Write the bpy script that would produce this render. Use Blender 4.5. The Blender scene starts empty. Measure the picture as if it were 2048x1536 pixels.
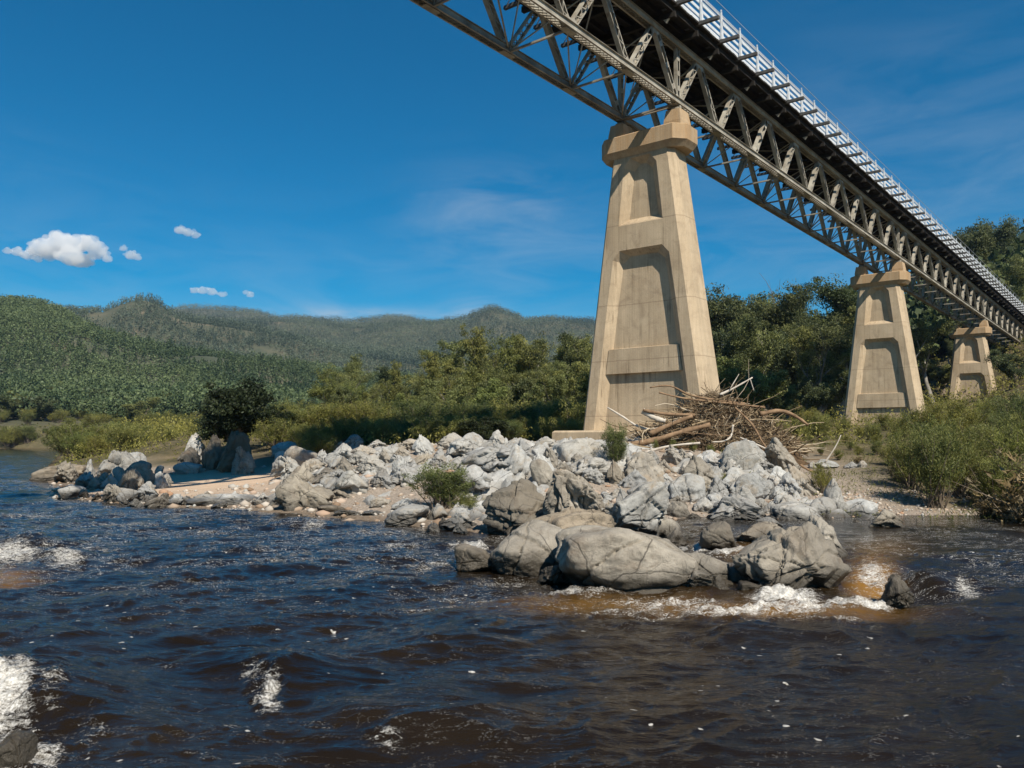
import bpy, math, random
import numpy as np
from mathutils import Vector, Matrix

# ------------------------------------------------------------------ camera, sky, sun, exposure
scene = bpy.context.scene
FPX, PITCH, EYE, TH = 1644.0, 0.068, 2.6, 0.677
cam_data = bpy.data.cameras.new('camera')
cam = bpy.data.objects.new('camera', cam_data)
scene.collection.objects.link(cam)
scene.camera = cam
cam_data.sensor_width = 36.0
cam_data.lens = FPX / 2048 * 36.0
cam_data.clip_start = 0.1
cam_data.clip_end = 20000
cam.location = (0, 0, EYE)
cam.rotation_euler = (math.pi / 2 + PITCH, 0, 0)

SUN = Vector((0.284, -0.62, 0.73)).normalized()
SUN_EL = math.asin(SUN.z)
SUN_AZ = math.atan2(SUN.x, SUN.y)
world = bpy.data.worlds.new('World')
scene.world = world
world.use_nodes = True
wn = world.node_tree
wn.nodes.clear()
w_out = wn.nodes.new('ShaderNodeOutputWorld')
w_bg = wn.nodes.new('ShaderNodeBackground')
w_sky = wn.nodes.new('ShaderNodeTexSky')
w_sky.sky_type = 'NISHITA'
w_sky.sun_disc = False
w_sky.sun_elevation = SUN_EL
w_sky.sun_rotation = SUN_AZ
w_sky.altitude = 300
w_sky.air_density = 1.0
w_sky.dust_density = 0.2
w_sky.ozone_density = 2.5
w_hs = wn.nodes.new('ShaderNodeHueSaturation')
w_hs.inputs['Hue'].default_value = 0.492
w_hs.inputs['Saturation'].default_value = 1.78
w_hs.inputs['Value'].default_value = 0.93
w_bg.inputs['Strength'].default_value = 0.070
wn.links.new(w_sky.outputs[0], w_hs.inputs['Color'])
w_tc = wn.nodes.new('ShaderNodeTexCoord')


def w_math(op, a, b=None, c=None):
    m = wn.nodes.new('ShaderNodeMath'); m.operation = op
    for k, val in enumerate((a, b, c)):
        if val is None: continue
        if hasattr(val, 'links'): wn.links.new(val, m.inputs[k])
        else: m.inputs[k].default_value = val
    return m.outputs[0]


def w_patch(dirv, width, tall, amt):
    """soft patch of thin high cloud round one direction of the sky"""
    d = Vector(dirv).normalized(); side = d.cross(Vector((0, 0, 1))).normalized(); up = side.cross(d)
    def dot(v):
        n_ = wn.nodes.new('ShaderNodeVectorMath'); n_.operation = 'DOT_PRODUCT'
        wn.links.new(w_tc.outputs['Generated'], n_.inputs[0]); n_.inputs[1].default_value = v; return n_.outputs['Value']
    a = w_math('POWER', w_math('ABSOLUTE', w_math('DIVIDE', dot(side), width)), 2.0)
    b = w_math('POWER', w_math('ABSOLUTE', w_math('DIVIDE', dot(up), tall)), 2.0)
    f = w_math('GREATER_THAN', dot(d), 0.3)
    return w_math('MULTIPLY', w_math('MULTIPLY', w_math('EXPONENT', w_math('MULTIPLY', w_math('ADD', a, b), -1.0)), f), amt)


w_map = wn.nodes.new('ShaderNodeMapping'); w_map.inputs['Scale'].default_value = (3.0, 3.0, 11.0); w_map.inputs['Rotation'].default_value = (0.25, 0.2, 0.3)
wn.links.new(w_tc.outputs['Generated'], w_map.inputs[0])
w_nz = wn.nodes.new('ShaderNodeTexNoise'); w_nz.inputs['Scale'].default_value = 2.2; w_nz.inputs['Detail'].default_value = 7; w_nz.inputs['Roughness'].default_value = 0.6; w_nz.inputs['Distortion'].default_value = 0.7
wn.links.new(w_map.outputs[0], w_nz.inputs['Vector'])
w_rp = wn.nodes.new('ShaderNodeValToRGB'); w_rp.color_ramp.elements[0].position = 0.36; w_rp.color_ramp.elements[1].position = 0.72
wn.links.new(w_nz.outputs['Fac'], w_rp.inputs[0])
w_sum = None
for dv, wd_, tl_, am_ in (((-0.02, 1, 0.285), 0.09, 0.045, 0.34), ((0.55, 1, 0.34), 0.30, 0.13, 0.17), ((-0.17, 1, 0.150), 0.11, 0.012, 0.7), ((-0.05, 1, 0.158), 0.035, 0.018, 0.5), ((0.1, 1, 0.20), 0.5, 0.06, 0.16), ((-1.2, 0.6, 0.3), 0.5, 0.1, 0.4), ((1.5, 0.2, 0.3), 0.4, 0.1, 0.4)):
    pch = w_patch(dv, wd_, tl_, am_); w_sum = pch if w_sum is None else w_math('ADD', w_sum, pch)
w_mix = wn.nodes.new('ShaderNodeMix'); w_mix.data_type = 'RGBA'
wn.links.new(w_math('MINIMUM', w_math('MULTIPLY', w_sum, w_rp.outputs[0]), 0.6), w_mix.inputs[0])
wn.links.new(w_hs.outputs[0], w_mix.inputs[6]); w_mix.inputs[7].default_value = (5.0, 5.8, 6.6, 1)
wn.links.new(w_mix.outputs[2], w_bg.inputs[0])
wn.links.new(w_bg.outputs[0], w_out.inputs[0])

sun_data = bpy.data.lights.new('sun', 'SUN')
sun_data.energy = 4.75
sun_data.angle = math.radians(0.5)
sun_data.color = (1.0, 0.925, 0.80)
sun = bpy.data.objects.new('sun', sun_data)
sun.rotation_euler = SUN.to_track_quat('Z', 'Y').to_euler()
scene.collection.objects.link(sun)
scene.view_settings.view_transform = 'Standard'
scene.view_settings.look = 'None'
scene.view_settings.exposure = 0.50
scene.view_settings.gamma = 1.0
scene.render.film_transparent = False
scene.cycles.max_bounces = 5
scene.cycles.diffuse_bounces = 2
scene.cycles.glossy_bounces = 3
scene.cycles.transmission_bounces = 2
scene.cycles.transparent_max_bounces = 6
scene.cycles.caustics_reflective = False
scene.cycles.caustics_refractive = False
scene.cycles.volume_bounces = 4
scene.cycles.use_denoising = True
scene.render.use_persistent_data = False

# ------------------------------------------------------------------ helpers
rnd = random.Random(7)
COL = scene.collection


def ray(px, py):
    a = (px - 1024) / FPX
    b = (768 - py) / FPX
    c, s = math.cos(PITCH), math.sin(PITCH)
    return np.array([a, c - b * s, s + b * c])


def at_z(px, py, z):
    r = ray(px, py)
    t = (z - EYE) / r[2]
    return np.array([0, 0, EYE]) + t * r


def at_y(px, py, Y):
    r = ray(px, py)
    return np.array([0, 0, EYE]) + (Y / r[1]) * r


def to_px(p):
    c, s = math.cos(PITCH), math.sin(PITCH)
    x, y, z = p[0], p[1], p[2] - EYE
    d = y * c + z * s
    if d < 0.1:
        return (-9999, -9999, d)
    return (1024 + FPX * x / d, 768 - FPX * (-y * s + z * c) / d, d)


def tag(o, label=None, cat=None, group=None, kind=None):
    if label: o['label'] = label
    if cat: o['category'] = cat
    if group: o['group'] = group
    if kind: o['kind'] = kind
    return o


def np_mesh(name, V, F, mat=None, smooth=False, attrs=None):
    """V (n,3); F (m,k) all the same k."""
    V = np.ascontiguousarray(V, dtype=np.float32)
    F = np.ascontiguousarray(F, dtype=np.int32)
    me = bpy.data.meshes.new(name)
    k = F.shape[1]
    me.vertices.add(len(V)); me.vertices.foreach_set('co', V.ravel())
    me.loops.add(F.size); me.loops.foreach_set('vertex_index', F.ravel())
    me.polygons.add(len(F))
    me.polygons.foreach_set('loop_start', np.arange(0, F.size, k, dtype=np.int32))
    try:
        me.polygons.foreach_set('loop_total', np.full(len(F), k, dtype=np.int32))
    except Exception:
        pass
    me.polygons.foreach_set('use_smooth', np.full(len(F), bool(smooth)))
    if attrs:
        for an, av in attrs.items():
            av = np.asarray(av, dtype=np.float32)
            if av.ndim == 1:
                a = me.attributes.new(an, 'FLOAT', 'POINT'); a.data.foreach_set('value', av)
            else:
                a = me.attributes.new(an, 'FLOAT_VECTOR', 'POINT'); a.data.foreach_set('vector', av.ravel())
    me.update(calc_edges=True)
    if mat: me.materials.append(mat)
    return me


def link(name, me, parent=None, loc=None, rot=None):
    o = bpy.data.objects.new(name, me)
    COL.objects.link(o)
    if parent: o.parent = parent
    if loc is not None: o.location = loc
    if rot is not None: o.rotation_euler = rot
    return o


def copy_tree(o, parent=None):
    c = o.copy(); COL.objects.link(c); c.parent = parent
    for ch in list(o.children):
        copy_tree(ch, c)
    return c


class MB:
    def __init__(s): s.v = []; s.f = []

    def poly(s, vs, fs):
        b = len(s.v); s.v += [tuple(p) for p in vs]; s.f += [tuple(i + b for i in f) for f in fs]; return s

    def box(s, x0, x1, y0, y1, z0, z1):
        return s.poly([(x0, y0, z0), (x1, y0, z0), (x1, y1, z0), (x0, y1, z0), (x0, y0, z1), (x1, y0, z1), (x1, y1, z1), (x0, y1, z1)],
                      [(0, 3, 2, 1), (4, 5, 6, 7), (0, 1, 5, 4), (1, 2, 6, 5), (2, 3, 7, 6), (3, 0, 4, 7)])

    def bar(s, a, b, wd, hg, side=(0, 1, 0), ta=1.0, tb=1.0):
        """rectangular bar from a to b: wd across 'side', hg across the other way."""
        a = Vector(a); b = Vector(b); d = (b - a).normalized(); sd = Vector(side)
        sd = (sd - d * sd.dot(d)).normalized(); up = d.cross(sd)
        vs = []
        for p, t in ((a, ta), (b, tb)):
            for i, j in ((-1, -1), (1, -1), (1, 1), (-1, 1)):
                vs.append(p + sd * (i * wd * t / 2) + up * (j * hg * t / 2))
        return s.poly(vs, [(0, 3, 2, 1), (4, 5, 6, 7), (0, 1, 5, 4), (1, 2, 6, 5), (2, 3, 7, 6), (3, 0, 4, 7)])

    def tube(s, pts, rad, n=8, cap=True):
        pts = [Vector(p) for p in pts]; rings = []
        ref = Vector((0.3, 0.2, 1)).normalized()
        for i, p in enumerate(pts):
            d = (pts[min(i + 1, len(pts) - 1)] - pts[max(i - 1, 0)]).normalized()
            u = d.cross(ref)
            if u.length < 1e-3: u = d.cross(Vector((1, 0, 0)))
            u.normalize(); v = d.cross(u)
            rings.append([p + (u * math.cos(6.28318 * k / n) + v * math.sin(6.28318 * k / n)) * rad[i] for k in range(n)])
        vs = [q for r in rings for q in r]; fs = []
        for i in range(len(pts) - 1):
            for k in range(n):
                fs.append((i * n + k, i * n + (k + 1) % n, (i + 1) * n + (k + 1) % n, (i + 1) * n + k))
        if cap:
            fs.append(tuple(range(n))[::-1]); fs.append(tuple((len(pts) - 1) * n + k for k in range(n)))
        return s.poly(vs, fs)

    def mesh(s, name, mat, smooth=False):
        me = bpy.data.meshes.new(name); me.from_pydata(s.v, [], s.f); me.update()
        if mat: me.materials.append(mat)
        if smooth: me.polygons.foreach_set('use_smooth', np.full(len(me.polygons), True))
        return me

    def build(s, name, mat, parent=None, smooth=False):
        return link(name, s.mesh(name, mat, smooth), parent)


def empty(name, loc=(0, 0, 0), rot=(0, 0, 0)):
    return link(name, None, None, loc, rot)


# numpy gradient-free value noise ------------------------------------------------
def _hash(ix, iy, iz, seed):
    h = (ix.astype(np.int64) * 374761393 + iy.astype(np.int64) * 668265263 + iz.astype(np.int64) * 2147483647 + seed * 1274126177) & 0xffffffff
    h = ((h ^ (h >> 13)) * 1274126177) & 0xffffffff
    h = ((h ^ (h >> 16)) * 2246822519) & 0xffffffff
    h = h ^ (h >> 15)
    return (h & 0xffffff).astype(np.float64) / 0xffffff


def vnoise(P, seed=0):
    P = np.asarray(P, dtype=np.float64)
    i = np.floor(P); f = P - i; u = f * f * f * (f * (f * 6 - 15) + 10)
    i = i.astype(np.int64); r = 0
    for dx in (0, 1):
        wx = u[..., 0] if dx else 1 - u[..., 0]
        for dy in (0, 1):
            wy = u[..., 1] if dy else 1 - u[..., 1]
            for dz in (0, 1):
                wz = u[..., 2] if dz else 1 - u[..., 2]
                r = r + wx * wy * wz * _hash(i[..., 0] + dx, i[..., 1] + dy, i[..., 2] + dz, seed)
    return r * 2 - 1


def fbm(P, o=4, seed=0, gain=0.5, lac=2.03):
    a = 1; r = 0; P = np.asarray(P, dtype=np.float64)
    for k in range(o):
        r = r + a * vnoise(P, seed + k * 17); P = P * lac + 3.7; a *= gain
    return r


def P3(x, y, s, z=0.0, sy=None):
    return np.stack([x * s, y * (s if sy is None else sy), np.zeros_like(x) + z], -1)


def sstep(a, b, x):
    t = np.clip((x - a) / (b - a), 0, 1); return t * t * (3 - 2 * t)


# ------------------------------------------------------------------ materials
class NT:
    def __init__(s, name):
        s.m = bpy.data.materials.new(name); s.m.use_nodes = True; s.t = s.m.node_tree
        s.b = s.t.nodes['Principled BSDF']; s.out = s.t.nodes['Material Output']

    def n(s, typ, **kw):
        nd = s.t.nodes.new('ShaderNode' + typ)
        for k, v in kw.items():
            if k.startswith('i_'):
                nd.inputs[k[2:].replace('_', ' ')].default_value = v
            else: setattr(nd, k, v)
        return nd

    def l(s, a, b): s.t.links.new(a, b)

    def coord(s, kind='Object', scale=(1, 1, 1)):
        tc = s.n('TexCoord'); mp = s.n('Mapping'); mp.inputs['Scale'].default_value = scale
        s.l(tc.outputs[kind], mp.inputs[0]); return mp.outputs[0]

    def noise(s, vec, scale, detail=4, rough=0.55, dist=0.0):
        nd = s.n('TexNoise'); nd.inputs['Scale'].default_value = scale; nd.inputs['Detail'].default_value = detail
        nd.inputs['Roughness'].default_value = rough; nd.inputs['Distortion'].default_value = dist
        if vec is not None: s.l(vec, nd.inputs['Vector'])
        return nd.outputs['Fac']

    def ramp(s, fac, stops, interp='LINEAR'):
        r = s.n('ValToRGB'); cr = r.color_ramp; cr.interpolation = interp
        while len(cr.elements) < len(stops): cr.elements.new(0.5)
        for e, (p, c) in zip(cr.elements, stops):
            e.position = p; e.color = (c[0], c[1], c[2], 1) if hasattr(c, '__len__') else (c, c, c, 1)
        s.l(fac, r.inputs[0]); return r.outputs[0]

    def mix(s, fac, a, b, mode='MIX'):
        m = s.n('Mix', data_type='RGBA', blend_type=mode)
        for sock, val in ((m.inputs[0], fac), (m.inputs[6], a), (m.inputs[7], b)):
            if hasattr(val, 'links'): s.l(val, sock)
            elif hasattr(val, '__len__'): sock.default_value = (val[0], val[1], val[2], 1)
            else: sock.default_value = val
        return m.outputs[2]

    def math(s, op, a, b=None, c=None):
        m = s.n('Math', operation=op)
        for k, val in enumerate((a, b, c)):
            if val is None: continue
            if hasattr(val, 'links'): s.l(val, m.inputs[k])
            else: m.inputs[k].default_value = val
        return m.outputs[0]

    def bump(s, h, strength, dist=0.1, prev=None):
        b = s.n('Bump'); b.inputs['Strength'].default_value = strength; b.inputs['Distance'].default_value = dist
        s.l(h, b.inputs['Height'])
        if prev is not None: s.l(prev, b.inputs['Normal'])
        return b.outputs[0]

    def attr(s, name, out='Fac'):
        a = s.n('Attribute', attribute_name=name); return a.outputs[out]

    def fin(s, col=None, rough=None, normal=None, spec=0.3):
        if col is not None:
            if hasattr(col, 'links'): s.l(col, s.b.inputs['Base Color'])
            else: s.b.inputs['Base Color'].default_value = (*col, 1)
        if rough is not None:
            if hasattr(rough, 'links'): s.l(rough, s.b.inputs['Roughness'])
            else: s.b.inputs['Roughness'].default_value = rough
        if normal is not None: s.l(normal, s.b.inputs['Normal'])
        s.b.inputs['Specular IOR Level'].default_value = spec
        return s.m


def mat_concrete():
    t = NT('board_marked_concrete'); v = t.coord('Object')
    big = t.noise(v, 0.35, 5, 0.6)
    col = t.ramp(big, [(0.3, (0.43, 0.325, 0.21)), (0.7, (0.58, 0.46, 0.315))])
    vs = t.coord('Object', (3.5, 3.5, 0.12)); streak = t.noise(vs, 1.0, 4, 0.6)
    col = t.mix(0.5, col, t.ramp(streak, [(0.3, 0.62), (0.62, 1.0)]), 'MULTIPLY')
    blot = t.noise(v, 1.1, 7, 0.72, 0.8)
    col = t.mix(t.ramp(blot, [(0.5, 0.0), (0.72, 0.55)]), col, (0.25, 0.185, 0.125))
    runs = t.math('MULTIPLY', t.ramp(t.noise(t.coord('Object', (5.5, 5.5, 0.22)), 1.0, 3), [(0.58, 0.0), (0.66, 1.0)]), t.ramp(t.noise(v, 0.5, 4), [(0.45, 0.0), (0.6, 0.6)]))
    col = t.mix(runs, col, (0.16, 0.115, 0.07))
    # rusty top weathering
    geo = t.n('TexCoord'); sep = t.n('SeparateXYZ'); t.l(geo.outputs['Object'], sep.inputs[0])
    z = sep.outputs[2]
    top = t.math('MULTIPLY', t.ramp(t.math('MULTIPLY_ADD', z, 0.55, -9.85), [(0.0, 0.0), (0.3, 1.0)]), t.ramp(t.noise(vs, 0.7, 4), [(0.35, 0.25), (0.6, 1.0)]))
    col = t.mix(t.math('MULTIPLY', top, 0.55), col, (0.40, 0.24, 0.11))
    # pour joints
    jn = None
    for zz in (3.9, 6.9, 9.97, 14.35):
        w = t.math('ADD', z, t.math('MULTIPLY', t.math('SUBTRACT', t.noise(v, 1.3, 3), 0.5), 0.06))
        g = t.math('SMOOTH_MIN', t.math('ABSOLUTE', t.math('SUBTRACT', w, zz)), 1.0, 0.01)
        l_ = t.math('LESS_THAN', g, 0.028)
        jn = l_ if jn is None else t.math('MAXIMUM', jn, l_)
    col = t.mix(t.math('MULTIPLY', jn, 0.42), col, (0.20, 0.14, 0.09))
    brd = t.n('TexWave', wave_type='BANDS', bands_direction='X'); brd.inputs['Scale'].default_value = 2.2
    brd.inputs['Distortion'].default_value = 0.4; t.l(v, brd.inputs['Vector'])
    col = t.mix(0.07, col, t.ramp(brd.outputs['Fac'], [(0.0, 0.3), (0.16, 1.0)]), 'MULTIPLY')
    fine = t.noise(v, 14, 5, 0.7)
    col = t.mix(0.3, col, t.ramp(fine, [(0.3, 0.7), (0.6, 1.0)]), 'MULTIPLY')
    n1 = t.bump(brd.outputs['Fac'], 0.09, 0.02); n2 = t.bump(fine, 0.35, 0.03, n1)
    return t.fin(col, 0.85, n2, 0.2)


def mat_steel():
    t = NT('weathered_grey_steel'); v = t.coord('Object')
    col = t.ramp(t.noise(v, 0.8, 5, 0.65), [(0.3, (0.19, 0.16, 0.12)), (0.65, (0.45, 0.42, 0.35))])
    rust = t.ramp(t.noise(v, 3.1, 6, 0.7), [(0.56, 0.0), (0.68, 1.0)])
    col = t.mix(t.math('MULTIPLY', rust, 0.55), col, (0.14, 0.07, 0.035))
    return t.fin(col, 0.6, None, 0.3)


def mat_simple(name, a, b, scale=2.0, rough=0.7, bump=0.3, detail=5, stretch=(1, 1, 1), spec=0.25, dist=0.03, kind='Object'):
    t = NT(name); v = t.coord(kind, stretch); nz = t.noise(v, scale, detail, 0.65)
    col = t.ramp(nz, [(0.3, a), (0.7, b)])
    return t.fin(col, rough, t.bump(nz, bump, dist) if bump else None, spec)


def mat_rock(name, dark, light, stain, crack=0.5, tint=True):
    t = NT(name); v = t.n('NewGeometry').outputs['Position']; oi = t.n('ObjectInfo')
    off = t.n('VectorMath', operation='MULTIPLY_ADD')
    cmb = t.n('CombineXYZ')
    for k in range(3): t.l(oi.outputs['Random'], cmb.inputs[k])
    t.l(cmb.outputs[0], off.inputs[0]); off.inputs[1].default_value = (37, 91, 53); t.l(v, off.inputs[2])
    v = off.outputs[0]
    n1 = t.noise(v, 0.55, 6, 0.62, 0.6); n2 = t.noise(v, 5.0, 8, 0.72); n3 = t.noise(v, 38, 6, 0.75)
    col = t.ramp(n1, [(0.28, dark), (0.62, light)])
    col = t.mix(t.ramp(t.noise(v, 1.4, 6, 0.7, 1.2), [(0.52, 0.0), (0.68, 0.75)]), col, stain)
    col = t.mix(0.55, col, t.ramp(n2, [(0.3, 0.55), (0.6, 1.05)]), 'MULTIPLY')
    col = t.mix(0.45, col, t.ramp(n3, [(0.33, 0.5), (0.58, 1.05)]), 'MULTIPLY')
    lich = t.ramp(t.noise(v, 2.6, 7, 0.75), [(0.6, 0.0), (0.66, 1.0)])
    col = t.mix(t.math('MULTIPLY', lich, 0.35), col, (0.10, 0.095, 0.08))
    # thin cracks and joint lines
    vo = t.n('TexVoronoi', feature='DISTANCE_TO_EDGE'); vo.inputs['Scale'].default_value = 0.75
    wv = t.n('VectorMath', operation='MULTIPLY_ADD'); nn = t.n('TexNoise'); nn.inputs['Scale'].default_value = 1.1; nn.inputs['Detail'].default_value = 5
    t.l(v, nn.inputs['Vector']); t.l(nn.outputs['Color'], wv.inputs[0]); wv.inputs[1].default_value = (0.45, 0.45, 0.35); t.l(v, wv.inputs[2])
    t.l(wv.outputs[0], vo.inputs['Vector'])
    cr = t.ramp(vo.outputs['Distance'], [(0.0, 0.0), (0.014, 1.0)])
    crm = t.math('MULTIPLY', t.math('SUBTRACT', 1.0, cr), crack)
    crm = t.math('MULTIPLY', crm, t.ramp(t.noise(v, 0.9, 3), [(0.4, 0.0), (0.55, 1.0)]))
    col = t.mix(crm, col, (0.05, 0.045, 0.04))
    vo2 = t.n('TexVoronoi', feature='DISTANCE_TO_EDGE'); vo2.inputs['Scale'].default_value = 2.3; t.l(wv.outputs[0], vo2.inputs['Vector'])
    cr2 = t.ramp(vo2.outputs['Distance'], [(0.0, 0.0), (0.03, 1.0)])
    m2 = t.math('MULTIPLY', t.math('MULTIPLY', t.math('SUBTRACT', 1.0, cr2), 0.55 * crack), t.ramp(t.noise(v, 1.7, 4), [(0.5, 0.0), (0.6, 1.0)]))
    col = t.mix(m2, col, (0.06, 0.055, 0.05))
    col = t.mix(t.ramp(t.noise(v, 0.33, 4, 0.6), [(0.42, 0.0), (0.62, 0.4)]), col, (0.19, 0.165, 0.13))
    if tint:
        col = t.mix(0.75, col, t.ramp(oi.outputs['Random'], [(0.0, (1.0, 0.86, 0.68)), (0.25, (0.9, 0.9, 0.88)), (0.5, (1.1, 1.1, 1.08)), (0.7, (0.62, 0.62, 0.62)), (0.85, (1.0, 0.97, 0.9)), (1.0, (1.12, 1.12, 1.12))]), 'MULTIPLY')
    # wet band above the water line
    geo = t.n('NewGeometry'); sep = t.n('SeparateXYZ'); t.l(geo.outputs['Position'], sep.inputs[0])
    wz = t.math('ADD', sep.outputs[2], t.math('MULTIPLY', t.math('SUBTRACT', t.noise(v, 1.7, 5), 0.5), 0.45))
    wet = t.ramp(wz, [(0.22, 1.0), (0.46, 0.0)])
    col = t.mix(t.math('MULTIPLY', wet, 0.8), col, (0.028, 0.022, 0.014))
    rough = t.math('MULTIPLY_ADD', wet, -0.6, 0.88)
    nb = t.bump(n2, 0.7, 0.08); nb = t.bump(n3, 0.7, 0.02, nb); nb = t.bump(cr, 0.35 * crack + 0.05, 0.04, nb); nb = t.bump(cr2, 0.2, 0.03, nb)
    return t.fin(col, rough, nb, 0.3)


def mat_leaf(name, dark, light, tr=0.35):
    t = NT(name); oi = t.n('ObjectInfo')
    c = t.ramp(t.attr('clump'), [(0.0, dark), (1.0, light)])
    c = t.mix(0.55, c, t.ramp(oi.outputs['Random'], [(0.0, (0.75, 0.85, 0.9)), (0.35, (1.0, 1.0, 1.0)), (0.7, (1.15, 1.0, 0.7)), (1.0, (0.8, 0.95, 0.75))]), 'MULTIPLY')
    t.fin(c, 0.55, None, 0.25)
    tl = t.n('BsdfTranslucent'); t.l(c, tl.inputs[0]); ms = t.n('MixShader'); ms.inputs[0].default_value = tr
    t.l(t.b.outputs[0], ms.inputs[1]); t.l(tl.outputs[0], ms.inputs[2]); t.l(ms.outputs[0], t.out.inputs[0])
    return t.m


M = {}
M['concrete'] = mat_concrete()
M['steel'] = mat_steel()
M['timber_dark'] = mat_simple('dark_bridge_timber', (0.012, 0.010, 0.008), (0.032, 0.026, 0.020), 3, 0.85, 0.3)
M['timber_grey'] = mat_simple('weathered_outrigger_timber', (0.05, 0.05, 0.048), (0.11, 0.105, 0.10), 3, 0.85, 0.3)
M['white'] = mat_simple('white_railing_paint', (0.52, 0.54, 0.56), (0.68, 0.69, 0.70), 6, 0.5, 0.1)
M['rail_grey'] = mat_simple('galvanised_rail', (0.30, 0.33, 0.38), (0.42, 0.45, 0.50), 6, 0.5, 0)
M['rock_pale'] = mat_rock('pale_river_rock', (0.255, 0.252, 0.242), (0.51, 0.505, 0.485), (0.36, 0.29, 0.21), 0.9)
M['rock_tan'] = mat_rock('tan_grey_boulder_rock', (0.185, 0.165, 0.138), (0.40, 0.362, 0.305), (0.17, 0.13, 0.095), 0.9)
M['rock_dark'] = mat_rock('dark_wet_and_shaded_rock', (0.10, 0.09, 0.075), (0.23, 0.20, 0.16), (0.14, 0.10, 0.07), 0.7)  # for wet stones; also puts shade into the colour of some dry rocks
M['log'] = mat_simple('driftwood_bark', (0.10, 0.062, 0.036), (0.32, 0.21, 0.125), 2.5, 0.85, 0.6, 6, (1, 1, 1), 0.15)
M['log_pale'] = mat_simple('bleached_driftwood', (0.36, 0.31, 0.25), (0.62, 0.56, 0.48), 2.5, 0.8, 0.5, 6, (1, 1, 1), 0.15)
M['twig'] = mat_simple('flood_debris_sticks', (0.09, 0.055, 0.03), (0.40, 0.28, 0.16), 1.6, 0.9, 0.0)
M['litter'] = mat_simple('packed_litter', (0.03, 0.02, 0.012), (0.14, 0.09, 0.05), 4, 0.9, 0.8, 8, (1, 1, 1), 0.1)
M['bark'] = mat_simple('gum_bark', (0.12, 0.105, 0.09), (0.36, 0.33, 0.285), 1.5, 0.85, 0.3)
M['bark_dark'] = mat_simple('dark_stem_bark', (0.09, 0.07, 0.05), (0.24, 0.19, 0.14), 1.5, 0.85, 0.0)
M['leaf_gum'] = mat_leaf('gum_leaves', (0.060, 0.074, 0.027), (0.30, 0.31, 0.105))
M['leaf_dark'] = mat_leaf('dark_leaves', (0.036, 0.052, 0.024), (0.165, 0.185, 0.078))
M['leaf_olive'] = mat_leaf('olive_shrub_leaves', (0.085, 0.095, 0.026), (0.30, 0.29, 0.080))
M['leaf_green'] = mat_leaf('green_shrub_leaves', (0.055, 0.075, 0.024), (0.22, 0.235, 0.075))
M['leaf_black'] = mat_leaf('near_black_leaves', (0.014, 0.021, 0.010), (0.070, 0.086, 0.036))
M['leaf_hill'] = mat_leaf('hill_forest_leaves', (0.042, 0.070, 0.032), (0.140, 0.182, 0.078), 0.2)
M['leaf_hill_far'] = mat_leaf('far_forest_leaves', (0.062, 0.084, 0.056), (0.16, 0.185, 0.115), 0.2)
M['leaf_dry'] = mat_leaf('dry_flattened_brush', (0.10, 0.075, 0.04), (0.28, 0.22, 0.12), 0.2)

# ------------------------------------------------------------------ ground, hills
SHORE = np.array([(-400, 262), (-190, 256), (-128, 246), (-104, 190), (-90, 165), (-62, 112), (-45, 80), (-38, 66), (-33, 57.5), (-26, 47), (-20.3, 37),
                  (-13.6, 32.4), (-9.0, 30.0), (-7.0, 28.6), (-3.6, 26.2), (-1.8, 23.8), (0.6, 22.4), (2.6, 23.6), (5.0, 25.4), (8.0, 25.8), (10.2, 25.2), (11.6, 24.2),
                  (15.5, 24.0), (24, 24), (60, 20), (300, -30), (2000, -400), (6000, 6000), (-6000, 6000), (-6000, 262)], float)


def sdf_land(x, y):
    """positive inside the land polygon, metres to its edge."""
    P = SHORE; n = len(P)
    best = np.full(x.shape, 1e18); inside = np.zeros(x.shape, bool)
    for i in range(n):
        ax, ay = P[i]; bx, by = P[(i + 1) % n]
        ex, ey = bx - ax, by - ay
        t = np.clip(((x - ax) * ex + (y - ay) * ey) / (ex * ex + ey * ey), 0, 1)
        d = (x - ax - t * ex) ** 2 + (y - ay - t * ey) ** 2
        best = np.minimum(best, d)
        c = ((ay > y) != (by > y)) & (x < (bx - ax) * (y - ay) / (by - ay + 1e-12) + ax)
        inside ^= c
    d = np.sqrt(best)
    return np.where(inside, d, -d)


def layer(pts, R, x):
    """ridge heights at distance R from skyline points."""
    xs = [p[0] for p in pts]; ys = [EYE + R * (880 - p[1]) / FPX for p in pts]
    return np.interp(x, xs, ys)


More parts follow.
